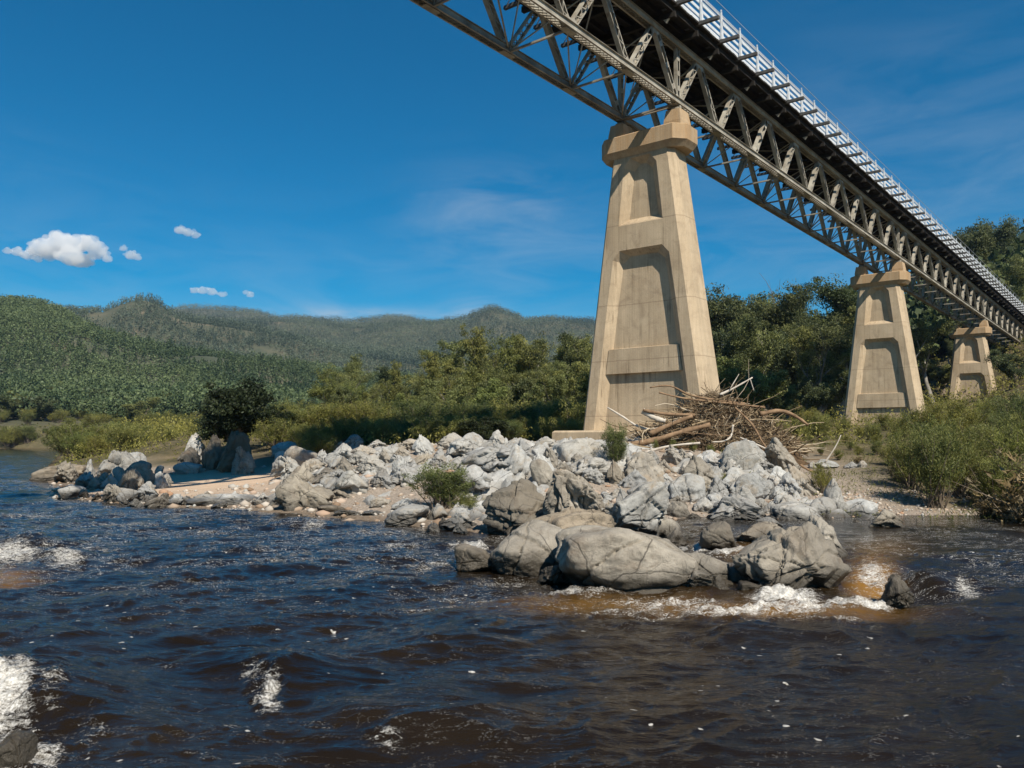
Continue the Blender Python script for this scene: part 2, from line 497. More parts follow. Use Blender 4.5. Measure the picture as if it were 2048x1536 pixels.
LAYERS = [
    (0, [(-9000, 2.1), (9000, 2.1)]),
    (50, [(-9000, 2.1), (1500, 2.2), (2048, 2.5), (9000, 3.4)]),
    (80, [(-9000, 2.3), (1500, 2.8), (1780, 4.2), (2048, 6), (2600, 14), (9000, 22)]),
    (118, [(-9000, 2.6), (1300, 3.4), (1700, 6.0), (1974, 9.0), (2048, 12.5), (2300, 24), (9000, 40)]),
    (160, [(-9000, 3.6), (1200, 4.4), (1430, 7), (1700, 11), (1900, 19), (2060, 25), (2400, 42), (9000, 60)]),
    (240, [(-9000, 4.0), (-300, 4.0), (900, 5), (1100, 8), (1430, 13), (1700, 18), (1900, 37), (2060, 44), (2400, 62), (9000, 100)]),
]
SKY = [
    (420, [(-2000, 740), (-300, 760), (0, 800), (300, 812), (600, 830), (900, 842), (1200, 840), (1430, 800), (1750, 770), (2048, 690), (3000, 600)]),
    (660, [(-3000, 480), (-400, 560), (0, 612), (70, 622), (120, 638), (200, 676), (350, 712), (500, 732), (650, 748), (760, 772), (900, 806), (1100, 826), (1430, 815), (2048, 760), (4000, 700)]),
    (830, [(-3000, 600), (0, 660), (200, 700), (500, 745), (900, 800), (1430, 800), (2048, 780), (4000, 740)]),
    (1050, [(-3000, 560), (0, 626), (130, 629), (200, 633), (238, 617), (275, 609), (305, 618), (350, 645), (450, 664), (600, 692), (700, 718), (850, 742), (1000, 752), (1200, 770), (2048, 760), (4000, 740)]),
    (1300, [(-3000, 660), (0, 690), (300, 700), (600, 705), (850, 712), (1000, 700), (1200, 720), (2048, 740), (4000, 740)]),
    (1650, [(-3000, 620), (0, 650), (200, 644), (350, 640), (450, 648), (600, 643), (700, 656), (800, 652), (880, 648), (935, 640), (965, 624), (990, 620), (1015, 628), (1048, 644), (1110, 643), (1190, 650), (1300, 652), (1430, 662), (2048, 700), (4000, 700)]),
    (2000, [(-3000, 680), (4000, 690)]),
    (2500, [(-3000, 640), (200, 640), (330, 629), (400, 620), (450, 618), (505, 624), (552, 637), (620, 641), (700, 643), (780, 637), (840, 646), (950, 660), (2048, 690), (4000, 700)]),
    (4200, [(-3000, 780), (4000, 780)]),
]
for R_, pts_ in SKY:
    LAYERS.append((R_, [(p, EYE + R_ * (880 - q) / FPX) for p, q in pts_]))
_R = np.array([l[0] for l in LAYERS], float)
PXG = np.linspace(-3500, 5500, 901)
_H = np.stack([np.interp(PXG, [p[0] for p in l[1]], [p[1] for p in l[1]]) for l in LAYERS])


def ground_z(x, y):
    x = np.asarray(x, float); y = np.asarray(y, float)
    yy = np.clip(y, 3, 4200)
    px = np.clip(1024 + FPX * x / np.maximum(yy, 20), -3499, 5499)
    c = (px + 3500) / 10.0; c0 = np.clip(np.floor(c).astype(int), 0, 899); fc = c - c0
    j = np.clip(np.searchsorted(_R, yy, side='right') - 1, 0, len(_R) - 2)
    f = (yy - _R[j]) / (_R[j + 1] - _R[j]); f = np.where(yy > 300, f * f * (3 - 2 * f), f)
    h0 = _H[j, c0] * (1 - fc) + _H[j, c0 + 1] * fc
    h1 = _H[j + 1, c0] * (1 - fc) + _H[j + 1, c0 + 1] * fc
    base = h0 * (1 - f) + h1 * f
    rough = sstep(250, 600, yy)
    base = base + rough * (fbm(P3(x, y, 1 / 170.), 4, 5) * 9.0 + fbm(P3(x, y, 1 / 60.), 3, 9) * 3.0) * (1 - 0.7 * np.exp(-((yy - 1650) / 60) ** 2) - 0.7 * np.exp(-((yy - 1050) / 40) ** 2) - 0.7 * np.exp(-((yy - 660) / 30) ** 2))
    s = sdf_land(x, y)
    # the bar rises from the water to the shrub flat
    left = sstep(-5, -16, x) * sstep(70, 40, y)
    run = 13.0 + 9.0 * left + 8.0 * sstep(9, 13, x)
    prof = np.where(s > 0, sstep(-2, run, s), 0)
    prof0 = sstep(-2.0, 13.0, np.zeros(1))[0]
    prof = np.clip((prof - prof0) / (1 - prof0), 0, 1) ** (1.0)
    z = np.where(s > 0, 0.05 + base * prof + 0.0, np.maximum(s * 0.35, -2.2))
    z = z + sstep(0.0, 3.0, s) * sstep(400, 100, yy) * (fbm(P3(x, y, 0.22), 4, 21) * 0.16 + fbm(P3(x, y, 1.1), 3, 31) * 0.045)
    # flat sand patch
    sd = np.exp(-(((x + 15.5) / 6.0) ** 2 + ((y - 44) / 6.5) ** 2) ** 1.6)
    z = z * (1 - 0.85 * sd) + 0.85 * sd * (0.25 + (y - 36) * 0.035)
    return z


def gz(x, y): return float(ground_z(np.array([x]), np.array([y]))[0])


def build_ground():
    rows = np.concatenate([np.linspace(-80, 10, 10), 12 * (4100 / 12.0) ** (np.linspace(0, 1, 560))])
    cols = np.linspace(-1, 1, 560); cols = np.sign(cols) * (np.abs(cols) ** 1.25) * 1.9
    Y, A = np.meshgrid(rows, cols, indexing='ij'); X = A * (np.maximum(Y, 10) + 25)
    Z = ground_z(X, Y)
    V = np.stack([X, Y, Z], -1).reshape(-1, 3); nr, nc = X.shape
    idx = np.arange(nr * nc).reshape(nr, nc)
    F = np.stack([idx[:-1, :-1], idx[:-1, 1:], idx[1:, 1:], idx[1:, :-1]], -1).reshape(-1, 4)
    x, y, z = V.T
    sand = np.exp(-(((x + 15.0) / 6.5) ** 2 + ((y - 43) / 8.0) ** 2) ** 1.5) + 0.5 * sstep(0.35, 0.6, fbm(P3(x, y, 0.12), 3, 77)) * (y < 46)
    veg = sstep(43, 50, y + 2.5 * fbm(P3(x, y, 0.2), 3, 3) - np.clip(-x - 5, 0, 30) * 0.45) * 1.0
    veg = np.maximum(veg, sstep(12, 17, x) * sstep(27, 29, y))
    t = NT('river_flat_ground'); v = t.coord('Object')
    nz = t.noise(v, 2.2, 8, 0.75); n2 = t.noise(v, 14, 6, 0.8)
    vo = t.n('TexVoronoi'); vo.inputs['Scale'].default_value = 9.0; t.l(v, vo.inputs['Vector'])
    grav = t.mix(0.6, t.ramp(n2, [(0.3, (0.20, 0.15, 0.11)), (0.62, (0.50, 0.42, 0.34))]), t.ramp(t.n_color(vo) if hasattr(t, 'n_color') else vo.outputs['Distance'], [(0.0, 1.0), (0.6, 0.5)]), 'MULTIPLY')
    sandc = t.ramp(nz, [(0.3, (0.47, 0.335, 0.225)), (0.7, (0.58, 0.435, 0.31))])
    soil = t.ramp(t.noise(v, 0.35, 8, 0.75), [(0.3, (0.045, 0.045, 0.022)), (0.55, (0.12, 0.095, 0.05)), (0.7, (0.20, 0.15, 0.09))])
    col = t.mix(t.attr('sand'), grav, sandc); col = t.mix(t.attr('veg'), col, soil)
    hill = t.ramp(t.noise(v, 0.03, 8, 0.7), [(0.35, (0.05, 0.062, 0.038)), (0.60, (0.10, 0.095, 0.06)), (0.72, (0.22, 0.165, 0.11))])
    col = t.mix(t.attr('hillside'), col, hill)
    geo = t.n('NewGeometry'); sep = t.n('SeparateXYZ'); t.l(geo.outputs['Position'], sep.inputs[0])
    wet = t.ramp(sep.outputs[2], [(0.06, 1.0), (0.16, 0.0)])
    col = t.mix(t.math('MULTIPLY', wet, 0.6), col, (0.08, 0.05, 0.025))
    m = t.fin(col, 0.92, t.bump(n2, 0.5, 0.04, t.bump(nz, 0.4, 0.12)), 0.15)
    o = link('ground', np_mesh('ground', V, F, m, True, {'sand': np.clip(sand, 0, 1), 'veg': veg, 'hillside': sstep(230, 300, y)}))
    tag(o, 'sandy and gravelly river flat running back to forested hills', None, None, 'structure')


build_ground()

# ------------------------------------------------------------------ river
FOAM = [  # px, py, rx, ry (photo pixels), strength
    (15, 1400, 75, 60, 1.25), (60, 1480, 60, 55, .75), (130, 1400, 30, 45, .6), (200, 1470, 40, 40, .45), (110, 1500, 50, 40, .8),
    (550, 1375, 36, 32, .95), (525, 1350, 40, 18, .5), (770, 1465, 38, 20, .6), (560, 1405, 26, 16, .9), (490, 1440, 60, 14, .4), (420, 1500, 50, 10, .4),
    (40, 1105, 75, 20, 1.0), (130, 1120, 45, 14, .85), (85, 1080, 35, 10, .7), (20, 1130, 40, 14, .6), (230, 1455, 24, 16, .5), (100, 1390, 60, 12, .5),
    (1560, 1198, 75, 14, 1.3), (1640, 1212, 110, 13, 1.1), (1740, 1205, 50, 16, 1.25), (1500, 1222, 190, 12, 1.0), (1330, 1205, 150, 13, .85), (1150, 1182, 130, 12, .8), (1250, 1222, 140, 8, .65), (1400, 1228, 160, 8, .8),
    (1735, 1150, 40, 30, .95), (1760, 1185, 34, 26, .9), (1915, 1180, 32, 16, .85), (1870, 1160, 50, 6, .45),
    (1400, 1100, 26, 10, 1.25), (1455, 1112, 60, 6, 1.0), (1350, 1100, 20, 8, .8), (1440, 1140, 60, 5, .5),
    (615, 1055, 45, 12, .65), (640, 1027, 60, 4, 1.2), (330, 1022, 90, 4, .5), (500, 1018, 60, 3, .9), (940, 1095, 45, 9, .9), (800, 1090, 60, 9, .65), (870, 1130, 80, 9, .65), (760, 1115, 90, 6, .5), (640, 1100, 70, 6, .5),
    (1000, 1160, 90, 8, .6), (900, 1188, 60, 7, .65), (960, 1195, 40, 7, .7), (300, 1080, 50, 5, .4), (520, 1095, 90, 5, .42), (700, 1078, 60, 5, .4), (120, 1010, 80, 4, .35), (1120, 1208, 90, 5, .5),
    (30, 962, 50, 3, .6), (60, 1030, 90, 5, .7), (250, 1048, 90, 5, .65), (420, 1062, 80, 5, .6), (560, 1120, 110, 7, .55), (420, 1160, 100, 6, .45), (200, 1100, 70, 7, .6), (760, 1068, 80, 5, .7), (860, 1210, 110, 7, .55), (700, 1225, 90, 5, .4), (1620, 1238, 120, 6, .6), (330, 1330, 40, 10, .35), (640, 1440, 60, 8, .35), (680, 1150, 120, 8, .32), (350, 1190, 120, 10, .30), (330, 1140, 60, 6, .3),
]


def build_river():
    rows = 3.2 * (520 / 3.2) ** np.linspace(0, 1, 1250)
    cols = np.linspace(-1, 1, 800); cols = np.sign(cols) * (0.62 * np.abs(cols) + 0.5 * np.abs(cols) ** 5)
    Y, A = np.meshgrid(rows, cols, indexing='ij'); X = A * (Y + 4)
    S = sdf_land(X, Y)
    # pixels of the still surface, to seat the foam where the rapids break
    px = 1024 + FPX * X / Y; py = 880 + FPX * EYE / Y
    wx = fbm(P3(X, Y, 0.55), 3, 41); wy = fbm(P3(X, Y, 0.55), 3, 47)
    foam = np.zeros_like(X)
    jx = 14 * fbm(P3(px, py, 1 / 38.), 3, 61); jy = 7 * fbm(P3(px, py, 1 / 38., 5.0), 3, 67)
    for (fx, fy, rx, ry, st) in FOAM:
        q = ((px + jx - fx) / rx) ** 2 + ((py + jy * min(1, ry / 16.) - fy) / ry) ** 2
        foam = np.maximum(foam, st * np.exp(-q ** 1.3))
    # waves
    calm = np.clip(1 - sstep(5.5, 7, X) * sstep(17, 20, Y) * sstep(30, 24, Y) * 0.75, 0.1, 1)
    u = (X * 0.80 + Y * 0.60); v = (-X * 0.60 + Y * 0.80)
    z = 0.070 * fbm(np.stack([u * 0.42 + wx * 0.5, v * 0.85 + wy * 0.5, np.zeros_like(u)], -1), 2, 3)
    rg = 1 - np.abs(fbm(np.stack([u * 0.75 + wx * 0.6, v * 1.6, np.zeros_like(u) + 9], -1), 2, 12))
    z += 0.036 * (np.clip(rg, 0, 1) ** 2.2 - 0.4)
    rg2 = 1 - np.abs(fbm(np.stack([X * 1.0 + wx, Y * 2.9 + wy, np.zeros_like(u) + 2], -1), 3, 19))
    z += 0.018 * (np.clip(rg2, 0, 1) ** 2 - 0.5)
    z += 0.008 * fbm(np.stack([X * 3.5, Y * 11.0, np.zeros_like(u)], -1), 3, 23)
    z += 0.016 * fbm(np.stack([X * 1.3 + wx * .6, Y * 5.2 + wy, np.zeros_like(u) + 4], -1), 2, 27)
    edge = sstep(0.8, -2.0, S) * 0.8 + 0.2
    z *= calm * edge * sstep(330, 30, Y)
    # standing waves of the rapids
    for (fx, fy, wd, ht, rr) in ((560, 1345, 1.1, 0.16, 0.5), (30, 1375, 1.6, 0.26, 0.7), (140, 1430, 0.9, 0.14, 0.35), (790, 1440, 1.1, 0.13, 0.35), (1000, 1440, 1.0, 0.08, 0.4), (60, 1090, 1.6, 0.25, 0.6), (130, 1115, 1.1, 0.18, 0.5),
                                 (610, 1050, 1.3, 0.18, 0.6), (1915, 1170, 0.6, 0.2, 0.4), (1740, 1175, 0.6, 0.12, 0.35), (1560, 1195, 0.7, 0.10, 0.3), (230, 1200, 1.0, 0.14, 0.5), (940, 1095, 1.0, 0.12, 0.5), (400, 1125, 1.3, 0.12, 0.5), (70, 1270, 1.0, 0.14, 0.45), (880, 1280, 1.2, 0.08, 0.4)):
        c = at_z(fx, fy, 0)
        dx, dy = X - c[0], Y - c[1]
        z += ht * np.exp(-(dx / wd) ** 2 - ((dy + 0.35 * dx) / rr) ** 2)
    # the tongue that pours over a ledge on the right
    lip = at_z(1690, 1120, 0)
    fall = sstep(16.2, 14.3, Y - 0.25 * (X - 6.5)) * sstep(5.0, 6.0, X) * sstep(9.8, 8.0, X)
    up = sstep(14.5, 17.0, Y) * sstep(3.0, 6.0, X) * sstep(40, 26, Y)
    z += 0.16 * up
    hole = np.exp(-((X - 6.55) / 0.75) ** 2 - ((Y - 14.3) / 0.6) ** 2)
    z -= 0.16 * hole
    z += 0.22 * np.exp(-((X - 7.45) / 0.28) ** 2 - ((Y - 14.9) / 0.7) ** 2)
    z += np.clip(foam, 0, 1) * (0.055 * fbm(np.stack([X * 9, Y * 9, np.zeros_like(u)], -1), 3, 91) + 0.02)
    amber = np.exp(-(((px - 1735) / 50) ** 2 + ((py - 1165) / 40) ** 2) ** 1.4) + 0.55 * np.exp(-(((px - 1560) / 240) ** 2 + ((py - 1222) / 16) ** 2) ** 1.5) + 0.7 * np.exp(-(((px - 25) / 60) ** 2 + ((py - 1150) / 16) ** 2))
    amber += 0.55 * np.exp(-(((px - 1480) / 40) ** 2 + ((py - 1112) / 14) ** 2)) + 0.3 * np.exp(-(((px - 1760) / 70) ** 2 + ((py - 1105) / 20) ** 2)) + 0.45 * np.exp(-(((px - 1240) / 240) ** 2 + ((py - 1205) / 16) ** 2))
    V = np.stack([X, Y, z], -1).reshape(-1, 3)
    nr, nc = X.shape; idx = np.arange(nr * nc).reshape(nr, nc)
    F = np.stack([idx[:-1, :-1], idx[:-1, 1:], idx[1:, 1:], idx[1:, :-1]], -1).reshape(-1, 4)
    keep = (S.reshape(-1)[F].max(1) < 3.0)
    F = F[keep]
    t = NT('brown_river_water'); v = t.coord('Object')
    vst = t.coord('Object', (0.55, 1.9, 1.0))
    n1 = t.noise(vst, 2.6, 6, 0.62, 0.4); n2 = t.noise(vst, 9.0, 4, 0.6, 0.3)
    fo = t.attr('foam')
    fn = t.noise(t.coord('Object', (0.55, 1.5, 1.0)), 6.0, 8, 0.78, 1.2); fn2 = t.noise(v, 34, 6, 0.75)
    ff = t.math('ADD', t.math('MULTIPLY', fo, 0.86), t.math('MULTIPLY_ADD', fn, 2.3, -1.15))
    ff = t.math('ADD', ff, t.math('MULTIPLY_ADD', fn2, 1.3, -0.65))
    gate = t.ramp(fo, [(0.10, 0.0), (0.30, 1.0)])
    fmask = t.math('MULTIPLY', t.ramp(ff, [(0.46, 0.0), (1.12, 1.0)]), gate)
    # drifting flecks of foam
    vo = t.n('TexVoronoi'); vo.inputs['Scale'].default_value = 2.4; vo.inputs['Randomness'].default_value = 1.0
    vd = t.n('VectorMath', operation='MULTIPLY_ADD'); nn = t.n('TexNoise'); nn.inputs['Scale'].default_value = 7.0; nn.inputs['Detail'].default_value = 3
    t.l(v, nn.inputs['Vector']); t.l(nn.outputs['Color'], vd.inputs[0]); vd.inputs[1].default_value = (0.16, 0.16, 0); t.l(t.coord('Object', (1.0, 1.25, 0.0)), vd.inputs[2]); t.l(vd.outputs[0], vo.inputs['Vector'])
    fl = t.ramp(vo.outputs['Distance'], [(0.04, 1.0), (0.075, 0.0)])
    fl = t.math('MULTIPLY', fl, t.ramp(t.noise(v, 0.35, 3), [(0.36, 0.0), (0.46, 0.85)]))
    # threads of foam drawn out by the current
    thr = t.n('TexNoise'); thr.inputs['Scale'].default_value = 1.5; thr.inputs['Detail'].default_value = 6; thr.inputs['Roughness'].default_value = 0.62; thr.inputs['Distortion'].default_value = 1.5
    t.l(t.coord('Object', (0.7, 2.2, 1.0)), thr.inputs['Vector'])
    th_ = t.ramp(t.math('ABSOLUTE', t.math('SUBTRACT', thr.outputs['Fac'], 0.5)), [(0.0, 1.0), (0.022, 0.0)])
    th_ = t.math('MULTIPLY', t.math('MULTIPLY', th_, t.ramp(t.noise(v, 0.5, 4), [(0.40, 0.0), (0.52, 1.0)])), t.ramp(fn2, [(0.48, 0.0), (0.6, 1.0)]))
    th_ = t.math('MULTIPLY', th_, t.math('MULTIPLY_ADD', t.attr('thread'), 1.3, 0.12))
    fmask = t.math('MINIMUM', t.math('MAXIMUM', t.math('MAXIMUM', fmask, fl), th_), 1.0)
    deep = t.ramp(t.noise(v, 0.5, 3), [(0.3, (0.007, 0.0046, 0.0026)), (0.7, (0.017, 0.011, 0.0052))])
    base = t.mix(t.attr('amber'), deep, (0.21, 0.105, 0.018))
    foamc = t.ramp(fn2, [(0.3, (0.26, 0.22, 0.15)), (0.62, (0.76, 0.74, 0.70))])
    col = t.mix(fmask, base, foamc)
    bm = t.bump(n1, 0.26, 0.09); n3 = t.noise(t.coord('Object', (0.8, 2.6, 1.0)), 13.0, 5, 0.65, 0.6); bm = t.bump(n2, 0.34, 0.035, bm); bm = t.bump(n3, 0.28, 0.016, bm); bm = t.bump(t.math('MULTIPLY', fmask, fn2), 0.5, 0.06, bm)
    t.fin(col, t.math('MULTIPLY_ADD', fmask, 0.55, 0.045), bm, 0.5)
    t.b.inputs['IOR'].default_value = 1.33
    thread = sstep(1250, 1080, py) * sstep(900, 1000, py)
    o = link('river_water', np_mesh('river_water', V, F, t.m, True, {'foam': np.clip(foam, 0, 1.4).reshape(-1), 'amber': np.clip(amber, 0, 1).reshape(-1), 'thread': thread.reshape(-1)}))
    tag(o, 'dark brown river with blue reflections, ripples and white rapids', None, None, 'structure')
    # water beyond the left and right of the view
    m2 = MB(); m2.poly([(-1500, -200, -0.35), (1500, -200, -0.35), (1500, 520, -0.35), (-1500, 520, -0.35)], [(0, 1, 2, 3)])
    o = m2.build('river_deep_water', t.m); tag(o, 'dark deep water under the rippled river surface', None, None, 'structure')


build_river()

# ------------------------------------------------------------------ bridge
PHI = math.pi / 2 - TH
P0 = np.array([9.05, 43.16, 20.62])
DIR = np.array([math.sin(TH), math.cos(TH), -0.010])
PAN = 5.1
YN, YF = 0.0, 3.84            # near and far truss faces
CW = 0.32                     # chord width


def chord(z0, y0, L, open_bottom=True):
    """two channels; returns webs mesh and lacing mesh"""
    a = MB()
    h = 0.34
    for y, sgn in ((y0, -1), (y0 + CW, 1)):
        a.box(0, L, min(y, y - sgn * 0.014), max(y, y - sgn * 0.014), z0, z0 + h)
        for zz in (z0, z0 + h - 0.014):
            a.box(0, L, min(y + sgn * 0.001, y + sgn * 0.085), max(y + sgn * 0.001, y + sgn * 0.085), zz, zz + 0.014)
    b = MB(); n = int(round(L / 0.30)); st = L / n
    for i in range(n):
        x = i * st
        b.bar((x, y0 + 0.02, z0 - 0.009), (x + st, y0 + CW - 0.02, z0 - 0.009), 0.055, 0.010, (0, 0, 1))
        b.bar((x, y0 + CW - 0.02, z0 - 0.022), (x + st, y0 + 0.02, z0 - 0.022), 0.045, 0.010, (0, 0, 1))
    return a, b


def laced_member(pa, pb, wd=0.38, tr=0.24, batten=False):
    """truss diagonal: two channels joined by lacing bars or batten plates."""
    pa = Vector(pa); pb = Vector(pb); d = (pb - pa).normalized(); L = (pb - pa).length
    sd = Vector((0, 1, 0)); inp = d.cross(sd).normalized()
    a = MB()
    for s in (-1, 1):
        o = inp * (s * wd / 2)
        a.bar(pa + o, pb + o, tr, 0.014, (0, 1, 0))
        for q in (-1, 1):
            a.bar(pa + o + sd * (q * (tr / 2 - 0.007)) - inp * (s * 0.030), pb + o + sd * (q * (tr / 2 - 0.007)) - inp * (s * 0.030), 0.012, 0.055, (0, 1, 0))
    b = MB()
    if batten:
        n = 3
        for i in range(n):
            c = pa + d * (L * (i + 0.7) / (n + 0.4))
            for q in (-1, 1):
                a.bar(c - d * 0.14 + sd * (q * (tr / 2 + 0.006)), c + d * 0.14 + sd * (q * (tr / 2 + 0.006)), 0.010, wd, (0, 1, 0))
    else:
        n = 9; st = (L - 0.5) / n
        for i in range(n):
            for q in (-1, 1):
                e = 1 if i % 2 else -1
                c0 = pa + d * (0.25 + i * st) + sd * (q * (tr / 2 + 0.006)); c1 = c0 + d * st
                a.bar(c0 + inp * (e * wd * 0.42), c1 - inp * (e * wd * 0.42), 0.010, 0.045, (0, 1, 0))
        for q in (-1, 1):
            for e0 in (0.12, L - 0.42):
                c = pa + d * e0 + sd * (q * (tr / 2 + 0.006)); a.bar(c, c + d * 0.3, 0.012, wd, (0, 1, 0))
    return a


ZT = 3.18          # underside of top chord


def make_span(npan, name, label):
    L = npan * PAN
    root = empty(name)
    tag(root, label, 'bridge span', 'steel truss spans of the bridge')
    for y0 in (YN + 0.02, YF - CW + 0.03):
        a, b = chord(0.0, y0, L); ch = a.build('bottom_chord', M['steel'], root); b.build('lacing', M['steel'], ch)
        a, b = chord(ZT, y0, L); a.box(0, L, y0 - 0.06, y0 + CW + 0.06, ZT + 0.342, ZT + 0.357)
        ch = a.build('top_chord', M['steel'], root); b.build('lacing', M['steel'], ch)
        yc = y0 + CW / 2
        for k in range(npan):
            bt = k in (2, 6)
            x0, xm, x1 = k * PAN, (k + .5) * PAN, (k + 1) * PAN
            laced_member((x0 + 0.14, yc, 0.20), (xm - 0.12, yc, ZT + 0.12), batten=bt).build('diagonal', M['steel'], root)
            laced_member((xm + 0.12, yc, ZT + 0.12), (x1 - 0.14, yc, 0.20), batten=(k in (5, 8))).build('diagonal', M['steel'], root)
        # end post
        laced_member((0.02, yc, 0.35), (0.02, yc, ZT), 0.30, 0.20, True).build('end_post', M['steel'], root)
        # gusset plates
        for k in range(npan + 1):
            g = MB()
            for yy in (y0 + 0.016, y0 + CW - 0.030):
                x = k * PAN; x0_, x1_ = max(0.01, x - 0.42), min(L - 0.01, x + 0.42)
                g.poly([(x0_, yy, .1), (x1_, yy, .1), (x1_ - .1, yy, .52), (x0_ + .1, yy, .52), (x0_, yy + .014, .1), (x1_, yy + .014, .1), (x1_ - .1, yy + .014, .52), (x0_ + .1, yy + .014, .52)],
                       [(0, 1, 2, 3), (7, 6, 5, 4), (0, 4, 5, 1), (1, 5, 6, 2), (2, 6, 7, 3), (3, 7, 4, 0)])
            g.box(max(0.012, k * PAN - 0.45), min(L - 0.012, k * PAN + 0.45), y0 + 0.0, y0 + CW, -0.042, -0.03)
            g.build('gusset_plate', M['steel'], root)
            if k < npan:
                g = MB(); xm = (k + .5) * PAN
                for yy in (y0 + 0.016, y0 + CW - 0.030):
                    g.poly([(xm - .3, yy, ZT - .2), (xm + .3, yy, ZT - .2), (xm + .42, yy, ZT + .2), (xm - .42, yy, ZT + .2), (xm - .3, yy + .014, ZT - .2), (xm + .3, yy + .014, ZT - .2), (xm + .42, yy + .014, ZT + .2), (xm - .42, yy + .014, ZT + .2)],
                           [(0, 1, 2, 3), (7, 6, 5, 4), (0, 4, 5, 1), (1, 5, 6, 2), (2, 6, 7, 3), (3, 7, 4, 0)])
                g.box(xm - .4, xm + .4, y0 + 0.0, y0 + CW, ZT - 0.042, ZT - 0.03)
                g.build('gusset_plate', M['steel'], root)
    ya, yb = YN + CW + 0.02, YF - CW + 0.03
    for k in range(npan + 1):
        x = k * PAN + (0.1 if k == 0 else (-0.1 if k == npan else 0))
        s = MB(); s.bar((x, ya, 0.06), (x, yb, 0.06), 0.10, 0.09, (1, 0, 0)); s.build('cross_strut', M['steel'], root)
        if k < npan:
            xm = (k + .5) * PAN
            s = MB(); s.bar((x, ya, 0.12), (xm, yb, ZT + .05), 0.05, 0.05, (1, 0, 0)); s.bar((x, yb, 0.12), (xm, ya, ZT + .05), 0.05, 0.05, (1, 0, 0))
            s.bar((xm + PAN / 2, ya, 0.12), (xm, yb, ZT + .12), 0.05, 0.05, (1, 0, 0)); s.bar((xm + PAN / 2, yb, 0.12), (xm, ya, ZT + .12), 0.05, 0.05, (1, 0, 0))
            s.build('sway_brace', M['steel'], root)
            s = MB(); s.bar((x + .1, ya, 0.20), (x + PAN - .1, yb, 0.20), 0.07, 0.07, (0, 0, 1)); s.build('lateral_brace', M['steel'], root)
            s = MB(); s.bar((xm, ya, ZT + .20), (xm + PAN * 0.5, yb, ZT + .20), 0.06, 0.06, (0, 0, 1)); s.bar((xm, yb, ZT + .26), (xm + PAN * 0.5, ya, ZT + .26), 0.06, 0.06, (0, 0, 1)); s.build('top_lateral_brace', M['steel'], root)
    # floor
    for j in range(2 * npan):
        x = (0.5 * j + 0.25) * PAN
    for j in range(2 * npan):
        x = (0.5 * j + 0.0) * PAN + 0.01
        s = MB(); s.box(x, x + 0.22, YN - 1.05, YF + 1.05, ZT + 0.36, ZT + 0.66)
        fb = s.build('floor_beam', M['timber_dark'], root)
        if j % 2:
            s = MB()
            s.poly([(x + .02, YN - .55, ZT + .15), (x + .12, YN - .55, ZT + .15), (x + .12, YN - .38, ZT + .355), (x + .02, YN - .38, ZT + .355), (x + .02, YN - .72, ZT + .355), (x + .12, YN - .72, ZT + .355)],
                   [(0, 1, 2, 3), (0, 4, 5, 1), (4, 3, 2, 5), (0, 3, 4), (1, 5, 2)])
            s.build('bracket', M['steel'], fb)
    for y in (-0.85, -0.1, 0.75, 1.6, 2.25, 3.1, 3.95, 4.7):
        s = MB(); s.box(0.004, L - 0.004, y - 0.09, y + 0.09, ZT + 0.662, ZT + 0.95); s.build('stringer', M['timber_dark'], root)
    s = MB(); n = int(L / 0.23); st = L / n
    for i in range(n):
        e = 0.05 * math.sin(i * 12.9898) ; s.box(i * st + 0.006, (i + 1) * st - 0.006, YN - 1.12 - abs(e), YF + 1.12 + abs(e), ZT + 0.953, ZT + 1.06 + 0.012 * math.sin(i * 4.1))
    s.build('deck_planks', M['timber_dark'], root)
    for sgn, yr, y2 in ((-1, YN - 1.18, YN - 2.25), (1, YF + 1.18, YF + 2.25)):
        r = MB(); zb = ZT + 1.13
        r.box(0.003, L - 0.003, min(yr - sgn * 0.06, yr - sgn * 0.28), max(yr - sgn * 0.06, yr - sgn * 0.28), ZT + 1.085, ZT + 1.30)
        rail = r.build('railing', M['white'], root)
        q = MB()
        for z in (1.36, 1.75, 2.14, 2.53):
            q.box(0.003, L - 0.003, yr - sgn * 0.045 - 0.02, yr - sgn * 0.045 + 0.02, ZT + z, ZT + z + 0.18)
        q.build('rail', M['white'], rail)
        q = MB(); q.tube([(0, yr + sgn * 0.22, ZT + 2.93), (L, yr + sgn * 0.22, ZT + 2.93)], [0.022, 0.022], 6)
        q.build('handrail_pipe', M['rail_grey'], rail)
        for j in range(2 * npan):
            x = (0.5 * j) * PAN + 0.12
            q = MB(); q.bar((x, yr + sgn * 0.08, zb), (x, yr + sgn * 0.05, ZT + 2.86), 0.20, 0.12, (1, 0, 0), 1.0, 0.45); q.build('rail_post', M['white'], rail)
            q = MB(); q.box(x - 0.09, x + 0.09, min(yr - sgn * 0.9, y2), max(yr - sgn * 0.9, y2), zb - 0.2, zb - 0.02)
            q.build('outrigger', M['timber_grey'], rail)
            q = MB(); q.bar((x, y2 - sgn * 0.12, zb - 0.03), (x, yr + sgn * 0.1, ZT + 2.2), 0.05, 0.05, (1, 0, 0)); q.build('stay', M['white'], rail)
    return root


def place_span(o, k):
    p = P0 + DIR * (k * PAN)
    o.location = p; o.rotation_euler = (0, 0.010, PHI)


span = make_span(9, 'bridge_span', 'steel deck truss span between the nearest tall pier and the second pier')
place_span(span, 0)
for k, lb in ((9, 'steel deck truss span between the second pier and the third, smallest pier'),
              (18, 'farthest steel truss span running from the third pier to the abutment at the picture edge'),
              (-9, 'steel truss span overhead that leaves the top of the picture from the nearest pier')):
    c = copy_tree(span); c['label'] = lb; place_span(c, k)


